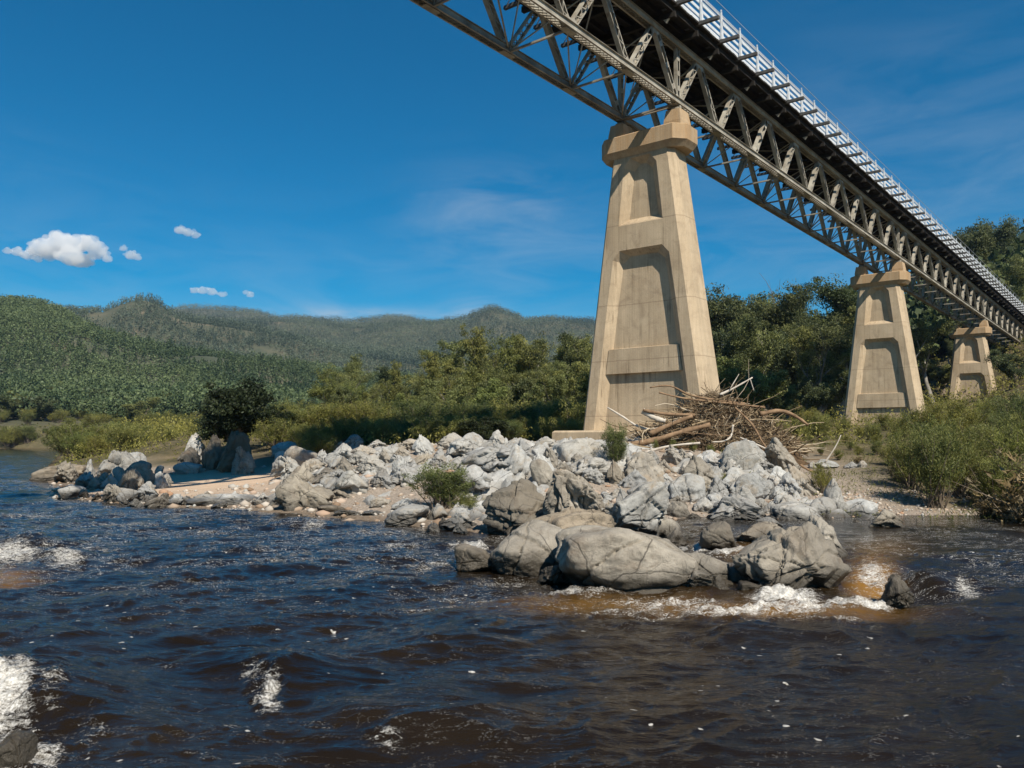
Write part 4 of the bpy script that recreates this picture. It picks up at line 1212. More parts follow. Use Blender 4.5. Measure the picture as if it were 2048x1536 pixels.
# ------------------------------------------------------------------ plants
def leaf_quads(C, size, rs, up=0.0, aspect=0.4, dirs=None):
    """one quad per centre; returns V,F"""
    n = len(C); d = rs.normal(size=(n, 3)) if dirs is None else dirs + 0.45 * rs.normal(size=(n, 3)); d[:, 2] += up
    d /= np.linalg.norm(d, axis=1, keepdims=True)
    s = np.cross(d, rs.normal(size=(n, 3))); s /= np.linalg.norm(s, axis=1, keepdims=True)
    L = (size * rs.uniform(0.6, 1.3, n))[:, None]; a = d * L * 0.5; b = s * L * 0.5 * aspect
    V = np.stack([C - a, C + b - a * 0.1, C + a, C - b - a * 0.1], 1).reshape(-1, 3)
    F = np.arange(4 * n).reshape(n, 4)
    return V, F


def foliage_mesh(name, C, tone, size, rs, mat, up=0, aspect=0.4, dirs=None):
    V, F = leaf_quads(C, size, rs, up, aspect, dirs)
    return np_mesh(name, V, F, mat, False, {'clump': np.repeat(np.clip(tone, 0, 1), 4)})


def make_tree(seed, H, spread, mat, bark, ncl=120, leaf=0.26, per=80, bare=False, low=0.3):
    """eucalypt: leaning tapered trunk, forking limbs, leaf clumps carried at the limb ends"""
    rs = np.random.RandomState(seed); rr = random.Random(seed)
    mb = MB(); ends = []

    def limb(p, d, L, r, lev):
        n = 4; pts = [p]; rad = [r]; q = p.copy(); dd = d.copy()
        for i in range(n):
            dd = dd + Vector((rr.gauss(0, .16), rr.gauss(0, .16), rr.gauss(0.04, .08))); dd.normalize()
            q = q + dd * (L / n); pts.append(q.copy()); rad.append(r * (1 - 0.55 * (i + 1) / n))
        mb.tube(pts, rad, 7 if lev < 2 else 4, False)
        if lev >= 1:
            for i in (1, 2, 3, 4): ends.append((pts[i].copy(), lev))
        if lev < 3:
            for k in range(rr.choice((2, 3, 3)) if lev else rr.choice((3, 4))):
                az = rr.uniform(0, 6.28); tilt = rr.uniform(0.35, 0.85)
                nd = (dd + Vector((math.cos(az), math.sin(az), 0.1)) * tilt * 1.15 * spread).normalized()
                st = pts[rr.choice((2, 3, 4, 4))] if lev else pts[rr.choice((3, 4, 4))]
                limb(st.copy(), nd, L * rr.uniform(0.55, 0.8), rad[-1] * 0.85, lev + 1)
    limb(Vector((0, 0, -0.3)), Vector((rr.gauss(0, .12), rr.gauss(0, .12), 1)).normalized(), H * low, H * 0.022 + 0.05, 0)
    root_pts = np.array([e[0][:] for e in ends])
    zmax = root_pts[:, 2].max(); f = H / (zmax + 0.8)
    mb.v = [(x * f, y * f, z * f) for x, y, z in [tuple(v) for v in mb.v]]
    root_pts = root_pts * f
    root = empty('gum_tree')
    mb.build('trunk', bark, root, True)
    if not bare:
        idx = rs.choice(len(root_pts), ncl, replace=len(root_pts) < ncl)
        C = []; T = []
        for i in idx:
            c = root_pts[i] + rs.normal(size=3) * 0.30
            m = int(per * rs.uniform(0.4, 1.5)); rad = rs.uniform(0.5, 1.15) * H / 13.0
            g = rs.normal(size=(m, 3)); g /= np.linalg.norm(g, axis=1, keepdims=True)
            g = g * (rs.uniform(0, 1, (m, 1)) ** 0.45) * rad * np.array([1.15, 1.15, 0.62])
            C.append(c + g); T.append(np.full(m, rs.uniform(0.05, 0.95)) + rs.normal(0, .13, m))
        C = np.concatenate(C); T = np.concatenate(T)
        link('crown', foliage_mesh('crown', C, T, leaf, rs, mat, -0.2, 0.42), root)
    return root


def make_shrub(seed, H, W, mat, bark, stems=34, n=5200, leaf=0.13, lean=(0, 0), leafy=0.35):
    rs = np.random.RandomState(seed); rr = random.Random(seed); mb = MB(); C = []; T = []; Dd = []
    for s in range(stems):
        az = rr.uniform(0, 6.28); tilt = abs(rr.gauss(0.0, 0.42)) + 0.05; L = H * rr.uniform(0.6, 1.05)
        d = Vector((math.cos(az) * tilt * W + lean[0], math.sin(az) * tilt * W + lean[1], 1)).normalized()
        p = Vector((rr.gauss(0, .12) * H * 0.5, rr.gauss(0, .12) * H * 0.5, -0.1)); pts = [p]; rad = [0.016 * H / 2 + 0.006]
        for i in range(5):
            d = (d + Vector((rr.gauss(0, .10), rr.gauss(0, .10), 0.02))).normalized(); p = p + d * (L / 5); pts.append(p.copy()); rad.append(rad[0] * (1 - 0.17 * (i + 1)))
        mb.tube(pts, rad, 4, False)
        m = n // stems; tone = rs.uniform(0.1, 0.9)
        P = np.array([q[:] for q in pts])
        for br in range(5):
            # side sprays
            t0 = rs.uniform(leafy, 1.0); j = min(4, int(t0 * 5)); f = t0 * 5 - j; c = P[j] * (1 - f) + P[min(5, j + 1)] * f
            sd = rs.normal(size=3); sd[2] = abs(sd[2]) * 0.9 + 0.5; sd /= np.linalg.norm(sd); Ls = H * rs.uniform(0.10, 0.26)
            k = m // 5; tt = rs.uniform(0, 1, k)[:, None]
            C.append(c + sd * tt * Ls + rs.normal(size=(k, 3)) * (0.035 * H)); T.append(np.full(k, tone) + rs.normal(0, .15, k)); Dd.append(np.repeat(sd[None], k, 0))
    C = np.concatenate(C); T = np.concatenate(T); Dd = np.concatenate(Dd)
    root = empty('riverside_shrub')
    mb.build('stems', bark, root)
    link('foliage', foliage_mesh('foliage', C, T, leaf, rs, mat, 0.1, 0.2, Dd), root)
    return root


PLANTS = []   # (object, phrase, class)


def unlink_tree(o):
    for ch in list(o.children): unlink_tree(ch)
    COL.objects.unlink(o)


class Proto:
    def __init__(s, root):
        s.root = root; s.used = False
        s.H = max(np.percentile(np.array([v.co.z for v in ch.data.vertices]), 99.5) for ch in root.children)

    def put(s, x, y, z, sc, rz, sx=1.0):
        if not s.used: s.used = True; o = s.root
        else: o = copy_tree(s.root)
        o.location = (x, y, z); o.scale = (sc * sx, sc * sx, sc); o.rotation_euler = (0, 0, rz)
        return o


GUM = [Proto(make_tree(s, 13, sp, M[m], M['bark'], nc, 0.27, pr)) for s, sp, m, nc, pr in
       ((1, .9, 'leaf_gum', 140, 85), (2, 1.0, 'leaf_gum', 135, 85), (3, .7, 'leaf_gum', 130, 85), (4, 1.0, 'leaf_dark', 230, 85), (5, .85, 'leaf_dark', 210, 85), (6, 1.2, 'leaf_gum', 150, 80), (7, .8, 'leaf_dark', 200, 80))]
BUSHY = [Proto(make_tree(s, 11, sp, M[m], M['bark_dark'], 240, .3, 80, low=.10)) for s, sp, m in ((51, 1.3, 'leaf_dark'), (52, 1.2, 'leaf_gum'), (53, 1.4, 'leaf_dark'))]
BARE = Proto(make_tree(15, 12, .9, None, M['bark_dark'], bare=True)); BARE.root.name = 'dead_tree'
SHR = [Proto(make_shrub(s, 2.6, w, M[m], M['bark_dark'], st, n, lf)) for s, w, m, st, n, lf in
       ((21, 1.0, 'leaf_olive', 46, 13000, .13), (22, 1.3, 'leaf_olive', 50, 13000, .13), (23, .8, 'leaf_green', 46, 13000, .13), (24, 1.2, 'leaf_green', 50, 13000, .13), (25, 1.1, 'leaf_olive', 44, 8000, .14))]
BIGB = Proto(make_tree(31, 6.5, 1.25, M['leaf_black'], M['bark_dark'], 210, .2, 90, low=.08))
for ch in BIGB.root.children: pass
DRY = [Proto(make_shrub(s, 1.6, 1.5, M['leaf_dry'], M['bark_dark'], 60, 2600, .2, ln, .2)) for s, ln in ((41, (-.9, 0)), (42, (.8, -.2)))]


def ground_hit(px, py, ymax=400):
    ys = np.linspace(20, ymax, 1500); r = ray(px, py); xs = ys * r[0] / r[1]; zs = EYE + ys * r[2] / r[1]
    g = ground_z(xs, ys); hit = np.where(zs <= np.maximum(g, 0))[0]
    return ys[hit[0]] if len(hit) else ymax


def put_plant(proto, px, Y, hpx_top, H0, phrase, cls, group, cat, sx=1.0, rz=None, minz=0.02):
    """plant whose top reaches photo row hpx_top at distance Y"""
    x = (px - 1024) / FPX * Y; z = gz(x, Y)
    if sdf_land(np.array([x]), np.array([float(Y)]))[0] < 0.2: return None
    top = EYE + Y * (880 - hpx_top) / FPX
    sc = max(0.2, (top - z) / proto.H)
    o = proto.put(x, Y, z, sc, rnd.uniform(0, 6.28) if rz is None else rz, sx)
    o['category'] = cat; o['group'] = group
    if 'label' in o: del o['label']
    PLANTS.append((o, phrase, cls)); return o


# trees behind the pier on the left and centre (their tops follow the photograph's tree line)
TL = [(640, 800), (680, 750), (705, 728), (735, 740), (765, 770), (800, 752), (840, 748), (870, 720), (905, 722), (930, 690), (955, 680), (985, 700), (1015, 702), (1045, 690), (1075, 690), (1105, 678), (1135, 675), (1165, 690), (1195, 690), (1230, 700)]
for px, top in TL:
    for j in (0, 0, 1, 1):
        Y = rnd.uniform(95, 128) if j == 0 else rnd.uniform(72, 90)
        g = (GUM + BUSHY)[rnd.choice((0, 1, 2, 5, 3)) if j == 0 else rnd.choice((0, 1, 5, 7, 8, 8))]
        tp = top + rnd.uniform(-20, 22) if j == 0 else top + rnd.uniform(38, 80)
        put_plant(g, px + rnd.uniform(-12, 12), Y, tp, 13.4, 'taller gum tree' if j == 0 else 'lower gum tree', 'tree', 'gum trees behind the stony bar', 'tree', rnd.uniform(0.7, 0.95))
TR = [(1440, 640), (1465, 585), (1492, 575), (1520, 600), (1550, 615), (1580, 610), (1610, 590), (1635, 570), (1660, 585), (1690, 560), (1715, 600), (1745, 640), (1790, 620), (1835, 590), (1870, 600), (1900, 590), (1930, 480), (1960, 455), (1990, 445), (2020, 440), (2045, 450), (2080, 440), (2120, 430)]
for px, top in TR:
    for j in range(3):
        if j == 0: Y = rnd.uniform(130, 160) if px < 1750 else rnd.uniform(180, 235); tp = top + rnd.uniform(-5, 8)
        elif j == 1: Y = rnd.uniform(105, 125) if px < 1900 else rnd.uniform(140, 175); tp = top + rnd.uniform(45, 90)
        else: Y = rnd.uniform(85, 100) if px < 1650 else rnd.uniform(120, 138); tp = max(top + 120, 690) + rnd.uniform(0, 60)
        if px > 1900 and j == 2: Y = rnd.uniform(122, 135); tp = rnd.uniform(720, 770)
        g = GUM[rnd.choice((3, 4, 6, 0, 2, 4))] if j < 2 else BUSHY[rnd.choice((0, 1, 2))]
        put_plant(g, px + rnd.uniform(-14, 14), Y, tp, 13.4, ('tall dark gum', 'mid height dark gum', 'low dark gum')[j], 'tree', 'dark gum trees on the right bank', 'tree', rnd.uniform(0.8, 1.1))
for px, Y, top in ((1550, 140, 562), (1640, 96, 650)):
    put_plant(BARE, px, Y, top, 12.4, 'bare dead grey tree', 'tree', 'bare dead trees', 'dead tree', 0.6)
for i in range(26):
    px = rnd.uniform(1880, 2160); Y = rnd.uniform(100, 140) if px > 2025 else rnd.uniform(122, 140); put_plant(BUSHY[rnd.choice((0, 1, 2))], px, Y, rnd.uniform(715, 775) - (px - 1880) * 0.12, 11, 'bushy dark tree', 'tree', 'dark gum trees on the right bank', 'tree', rnd.uniform(.9, 1.2))
# trees at the foot of the left hill
for i in range(64):
    px = -20 + i * 15 + rnd.uniform(-10, 10); Y = rnd.uniform(268, 380)
    x = (px - 1024) / FPX * Y; z = gz(x, Y); hh = rnd.uniform(9, 16)
    g = BUSHY[rnd.choice((0, 0, 1, 2))]; o = g.put(x, Y, z, hh / 13.4, rnd.uniform(0, 6.28), 1.3)
    o['category'] = 'tree'; o['group'] = 'trees at the foot of the left hill'
    if 'label' in o: del o['label']
    PLANTS.append((o, 'dark tree at the hill foot', 'hilltree'))

# shrubs
SH = []
for i in range(40):      # back row behind the bar
    px = 560 + i * 16.5; SH.append((px, rnd.uniform(60, 72), rnd.uniform(800, 835), 0))
for i in range(30):      # front row
    px = 560 + i * 20.0; SH.append((px, rnd.uniform(50, 57), rnd.uniform(830, 858), 0))
for i in range(30):      # low shrubs on the left bank, far
    px = 120 + i * 17; Y = rnd.uniform(100, 150); SH.append((px, Y, rnd.uniform(842, 866), 1))
for i in range(26):
    px = -10 + i * 20; SH.append((px, rnd.uniform(256, 285), rnd.uniform(855, 868), 1))
for i in range(20):
    px = 150 + i * 16; SH.append((px, rnd.uniform(75, 95), rnd.uniform(848, 872), 1))
for i in range(46):
    Y = rnd.uniform(150, 245); SH.append((rnd.uniform(-20, 620), Y, rnd.uniform(852, 866), 1))
for i in range(56):
    Y = rnd.uniform(251, 268); px = -170 + i * 7.5; SH.append((px, Y, rnd.uniform(848, 864), 1))
for i in range(110):
    Y = rnd.uniform(256, 330); px = rnd.uniform(-160, 520); SH.append((px, Y, 880 - (gz((px - 1024) / FPX * Y, Y) + rnd.uniform(2.8, 5.0) - EYE) * FPX / Y, 1))
for px, Y, top, q in SH:
    if 1195 < px < 1290 and Y < 60: continue
    pr = SHR[rnd.choice((0, 1, 4, 2)) if px < 700 else rnd.choice((0, 1, 2, 3, 4))]
    put_plant(pr, px + rnd.uniform(-7, 7), Y, top, 2.75, 'olive green shrub' if pr in (SHR[0], SHR[1], SHR[4]) else 'dark green shrub', 'shrub', 'shrubs on the river flat', 'shrub', rnd.uniform(1.1, 1.7))
# right bank scrub
for px, Y, top, w in ((1640, 50, 815, 1.0), (1600, 54, 835, 1.2), (1680, 62, 838, 1.2), (1720, 58, 850, 1.1), (1745, 52, 835, 1.2), (1800, 47, 820, 1.1), (1870, 40, 800, 1.1), (1925, 44, 795, 1.1), (1990, 48, 790, 1.2), (2040, 45, 785, 1.2),
                      (1820, 31, 850, 1.1), (1865, 28.5, 850, 0.9), (1915, 29.5, 862, 0.9), (1850, 33, 835, 1.1), (1925, 33, 832, 1.1), (1975, 36, 838, 1.2), (2020, 33, 840, 1.2), (2065, 31, 850, 1.3), (1780, 36, 870, 1.2), (1750, 40, 880, 1.2), (2000, 40, 820, 1.2), (2050, 38, 815, 1.3), (1560, 60, 845, 1.3), (1500, 64, 830, 1.3), (1460, 70, 830, 1.3), (1770, 66, 815, 1.3), (1830, 72, 812, 1.3), (1900, 75, 800, 1.3), (1960, 80, 792, 1.3), (2040, 72, 788, 1.3), (1690, 72, 830, 1.2), (1620, 78, 820, 1.3),
                      (1560, 44, 900, 1.2), (1600, 42, 905, 1.2), (1640, 40, 912, 1.1), (1675, 38, 915, 1.0), (1715, 40, 900, 1.2), (1750, 46, 880, 1.3), (1690, 47, 880, 1.3), (1620, 48, 885, 1.3), (1570, 50, 880, 1.3), (1345, 37, 900, .9), (1385, 36.6, 905, .9), (1420, 36, 915, .9), (1310, 37, 905, .8),
                      (1540, 52, 905, 1.1), (1650, 45, 880, .9), (1700, 42, 905, 1.0), (1990, 28, 900, 1.1), (2040, 27, 935, 1.2)):
    pr = SHR[rnd.choice((2, 3, 0, 1, 4, 0))]
    put_plant(pr, px, Y, top + rnd.uniform(-4, 16), 2.75, 'green leafy shrub' if pr in (SHR[2], SHR[3]) else 'olive leafy shrub', 'shrub', 'shrubs on the right bank', 'shrub', w * 0.85)
# single bushes named one by one
def special(proto, px, Y, top, H0, sx, label, group=None, rz=None):
    o = put_plant(proto, px, Y, top, H0, '', 'special', group, 'bush', sx, rz)
    if o:
        PLANTS.pop(); o['label'] = label
        if 'group' in o: del o['group']
    return o
special(BIGB, 488, 56, 765, 5.3, 1.0, 'tall near-black bush standing over the shaded folded rocks')
special(BIGB, 545, 59, 815, 5.3, 1.0, 'second dark bush just right of the tall near-black bush')
special(BIGB, 968, 50, 836, 5.3, 1.5, 'low very dark bush behind the smooth grey dome rock')
special(SHR[2], 888, 27.6, 928, 2.75, 1.7, 'green bush growing from the gravel at the water edge before the pale ridge rock', None, 0.4)
special(SHR[3], 930, 26.4, 985, 2.75, 1.6, 'small yellow-green bush leaning over the wet stones by the dark split boulder')
special(SHR[2], 1232, 32, 848, 2.75, 0.7, 'slender upright shrub on the rocks in front of the nearest pier')
special(SHR[0], 1455, 31, 950, 2.75, 1.1, 'tiny bare-looking shrub among the sculpted grey rocks')
special(SHR[4], 1640, 31, 925, 2.75, 0.8, 'thin twiggy shrub behind the tall pale fin of rock')
special(SHR[0], 225, 42, 960, 2.75, 0.8, 'tiny green tuft on the striped rocks of the left tip')
special(SHR[1], 640, 48, 862, 2.75, 1.4, 'spreading bush with bare leaning branches above the tan grey rock')
special(DRY[0], 630, 46, 905, 1.65, 1.3, 'flattened bare brown branches lying left of the pale rocks')
for px, Y, top, lb in ((1610, 41, 925, 'dry brown brush at the foot of the driftwood heap'), (1720, 37, 925, 'dry brown brush between the heap and the leafy bank shrubs'), (1800, 33, 915, 'dry brown brush in front of the second pier'), (1960, 29.5, 905, 'dry brown brush among the bank shrubs above the water-edge brush'), (1880, 45, 850, 'dry brown brush below the third pier')):
    special(DRY[rnd.choice((0, 1))], px, Y, top, 1.65, 1.5, lb)
special(DRY[1], 2030, 24.8, 955, 1.65, 1.5, 'flattened dry brown brush at the water edge on the far right')
special(DRY[0], 1960, 26.5, 985, 1.65, 1.6, 'grey-brown dry brush leaning over the gravel shore')
special(DRY[1], 2075, 26, 900, 1.65, 1.6, 'tangled dry brush at the right edge of the picture')


# low undergrowth between shrubs
def build_undergrowth():
    rs = np.random.RandomState(9); n = 150000
    y = 44 * (260 / 44.0) ** rs.uniform(0, 1, n); x = (rs.uniform(-60, 2110, n) - 1024) / FPX * y
    s = sdf_land(x, y); den = fbm(P3(x, y, 0.25), 3, 14)
    lim = 47 - np.clip(x, 0, 8) * 0.0 + np.clip(-x - 4, 0, 30) * 0.55
    k = (s > 1.2) & (den > -0.35) & (y > lim) 
    k &= ~((np.abs(x - 5.5) < 9) & (y < 52) & (y > 40))
    x, y, den = x[k], y[k], den[k]; z = ground_z(x, y)
    n = len(x); hgt = (0.5 + 0.9 * np.clip(den + 0.3, 0, 1.2)) * np.clip(y / 60, 1, 2.2)
    C = np.stack([x, y, z + rs.uniform(0, 1, n) * hgt], -1)
    V, F = leaf_quads(C, 0.20, rs, 0.8, 0.35); sc = np.clip(y / 60, 1, 3.0)
    V = V.reshape(-1, 4, 3); V = C[:, None] + (V - C[:, None]) * sc[:, None, None]
    tone = np.repeat(np.clip(0.5 + den * 0.5 + rs.normal(0, .2, n), 0, 1), 4)
    o = link('undergrowth', np_mesh('undergrowth', V.reshape(-1, 3), F, M['leaf_olive'], False, {'clump': tone}))
    tag(o, 'low olive green scrub covering the flat behind the rocks', 'undergrowth', None, 'stuff')
    # near grass on the right bank
    n = 26000; x = rs.uniform(9, 34, n); y = rs.uniform(25.5, 46, n); den = fbm(P3(x, y, 0.5), 3, 24)
    k = (den > 0.0) & (sdf_land(x, y) > 1.0); x, y = x[k], y[k]; z = ground_z(x, y); n = len(x)
    C = np.stack([x, y, z + rs.uniform(0.02, .22, n)], -1); V, F = leaf_quads(C, 0.16, rs, 1.2, 0.14)
    o = link('bank_grass', np_mesh('bank_grass', V, F, M['leaf_green'], False, {'clump': np.repeat(rs.uniform(0, 1, n), 4)}))
    tag(o, 'sparse green grass and weeds on the right bank', 'grass', None, 'stuff')


build_undergrowth()


# forest on the hills
def build_forest(name, label, y0, y1, n, h, mat, seed, quads=34, cone=0.6, pxr=(-120, 2170)):
    rs = np.random.RandomState(seed)
    y = np.sqrt(rs.uniform(y0 ** 2, y1 ** 2, n)); x = (rs.uniform(pxr[0], pxr[1], n) - 1024) / FPX * y
    z = ground_z(x, y)
    den = fbm(P3(x, y, 1 / 55.), 4, 33 + seed)
    k = den > -0.72 + 0.3 * rs.uniform(-1, 1, n); x, y, z, den = x[k], y[k], z[k], den[k]; n = len(x)
    H = h * rs.uniform(0.45, 1.35, n) * (1 + 0.3 * fbm(P3(x, y, 1 / 40.), 2, 85)); con = (rs.uniform(0, 1, n) + 0.9 * fbm(P3(x, y, 1 / 120.), 2, 71)) < cone
    u = rs.uniform(0, 1, (n, quads)); ang = rs.uniform(0, 6.283, (n, quads))
    prof_c = (1 - u) * 0.30 + 0.02; prof_r = np.sqrt(np.clip(1 - (2 * u - 1.0) ** 2, 0, 1)) * 0.52 + 0.04
    rad = np.where(con[:, None], prof_c, prof_r) * H[:, None] * rs.uniform(0.5, 1, (n, quads)) * 0.85
    hz = np.where(con[:, None], 0.12 + 0.88 * u, 0.28 + 0.72 * u) * H[:, None]
    C = np.stack([x[:, None] + np.cos(ang) * rad, y[:, None] + np.sin(ang) * rad, z[:, None] + hz], -1).reshape(-1, 3)
    V, F = leaf_quads(C, h * 0.125, rs, 0.0, 0.8)
    tone = np.clip(np.where(con, 0.32, 0.62) + 0.25 * rs.normal(size=n) + 0.45 * fbm(P3(x, y, 1 / 70.), 3, 81), 0, 1)
    tone = np.repeat(np.clip(np.repeat(tone, quads) + rs.normal(0, .12, n * quads), 0, 1), 4)
    o = link(name, np_mesh(name, V, F, mat, False, {'clump': tone})); tag(o, label, 'forest', None, 'stuff')


build_forest('hill_forest', 'dense green forest covering the nearest left hill slope', 285, 720, 36000, 7.8, M['leaf_hill'], 1, 48, 0.6, (-700, 1300))
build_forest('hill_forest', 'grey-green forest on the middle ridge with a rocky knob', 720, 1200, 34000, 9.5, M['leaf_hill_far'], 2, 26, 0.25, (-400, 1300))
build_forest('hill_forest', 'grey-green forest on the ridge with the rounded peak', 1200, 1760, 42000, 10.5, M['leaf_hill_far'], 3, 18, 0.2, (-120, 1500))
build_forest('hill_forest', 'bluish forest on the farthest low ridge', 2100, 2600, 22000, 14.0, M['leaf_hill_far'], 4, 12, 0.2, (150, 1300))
build_forest('hill_forest', 'dark forest on the steep slope behind the third pier', 150, 430, 2600, 13.0, M['leaf_dark'], 5, 90, 0.2, (1250, 2200))

# ------------------------------------------------------------------ driftwood
DW = []
def pp(px, py, Y): return Vector(at_y(px, py, Y))


def log(pts, r0, r1, mat, label, n=9, cat='log'):
    """pts: photo points with distance; resampled and roughened"""
    P = [pp(*p) for p in pts]; out = []; rad = []
    m = 5
    for i in range(len(P) - 1):
        a, b = P[max(i - 1, 0)], P[i]; c, d = P[i + 1], P[min(i + 2, len(P) - 1)]
        for k in range(m):
            t = k / m
            out.append(0.5 * ((2 * b) + (c - a) * t + (2 * a - 5 * b + 4 * c - d) * t * t + (3 * b - a - 3 * c + d) * t ** 3))
    out.append(P[-1]); N = len(out); rr = random.Random(len(label) * 7 + int(pts[0][0]))
    for i in range(N): rad.append((r0 + (r1 - r0) * i / (N - 1)) * rr.uniform(0.44, 0.66))
    mb = MB(); mb.tube(out, rad, n)
    o = mb.build('driftwood_log', M[mat], None, True); tag(o, label, cat, 'driftwood logs and branches at the pier'); return o


log([(1215, 815, 39.5), (1248, 835, 39.2), (1275, 852, 39), (1310, 858, 39), (1370, 835, 39)], .07, .12, 'log_pale', 'thin curved grey branch reaching left across the pier face')
log([(1300, 775, 38.8), (1340, 772, 38.8), (1380, 790, 38.8), (1430, 800, 38.6), (1490, 808, 38.5)], .06, .13, 'log', 'bent brown branch arching over the top of the debris heap')
log([(1318, 785, 38.6), (1370, 797, 38.6), (1450, 806, 38.4), (1530, 815, 38.3)], .07, .10, 'log', 'straight tan branch lying under the arched branch')
log([(1440, 790, 38.6), (1470, 775, 38.6), (1505, 755, 38.6)], .12, .05, 'log_pale', 'bleached grey branch pointing up right from the heap top')
log([(1460, 778, 38.5), (1478, 748, 38.5)], .05, .03, 'log_pale', 'short pale stick standing beside the bleached branch')
log([(1500, 757, 38.6), (1508, 782, 38.6)], .04, .03, 'log_pale', 'hooked twig hanging from the bleached branch tip')
log([(1285, 822, 38.4), (1310, 836, 38.3), (1330, 842, 38.3)], .26, .20, 'log_pale', 'stubby pale root end poking out of the left of the heap')
log([(1286, 820, 38.2), (1330, 828, 38.2), (1390, 830, 38.1)], .14, .12, 'log', 'dark brown log end above the pale root')
log([(1300, 868, 38.0), (1340, 850, 37.9), (1385, 832, 37.8)], .22, .18, 'log', 'thick red-brown trunk sloping up through the heap')
log([(1262, 890, 37.6), (1310, 880, 37.5), (1370, 862, 37.4), (1420, 850, 37.4)], .24, .2, 'log', 'long brown trunk at the foot of the heap')
log([(1470, 815, 37.6), (1505, 850, 37.4), (1525, 885, 37.2), (1538, 900, 37.1)], .09, .07, 'log', 'slim curved branch running down the right face of the heap')
log([(1520, 828, 38.2), (1560, 822, 38.2), (1590, 832, 38.1), (1616, 850, 38.1)], .22, .11, 'log', 'orange-brown forked limb jutting out of the right of the heap')
log([(1480, 875, 36.8), (1520, 892, 36.6), (1570, 915, 36.4)], .08, .05, 'log_pale', 'bleached straight pole lying down the right foot of the heap')
log([(1600, 930, 35.5), (1640, 948, 35.3), (1740, 965, 34.5)], .1, .07, 'log', 'long dark branch lying along the bank below the heap')
log([(1365, 865, 37.0), (1462, 872, 36.8)], .04, .03, 'log', 'thin level stick across the front of the heap')
log([(1466, 850, 37.2), (1462, 872, 37.1), (1448, 882, 37.0), (1425, 884, 37.0)], .09, .05, 'log_pale', 'curled pale root around a dark hole in the heap')
log([(1290, 905, 36.6), (1340, 892, 36.5), (1400, 886, 36.5)], .1, .08, 'log_pale', 'grey log half buried at the left foot of the heap')
log([(1650, 925, 34.5), (1670, 895, 34.4), (1682, 870, 34.4)], .07, .03, 'log_pale', 'leaning pale stick standing in the scrub right of the heap')


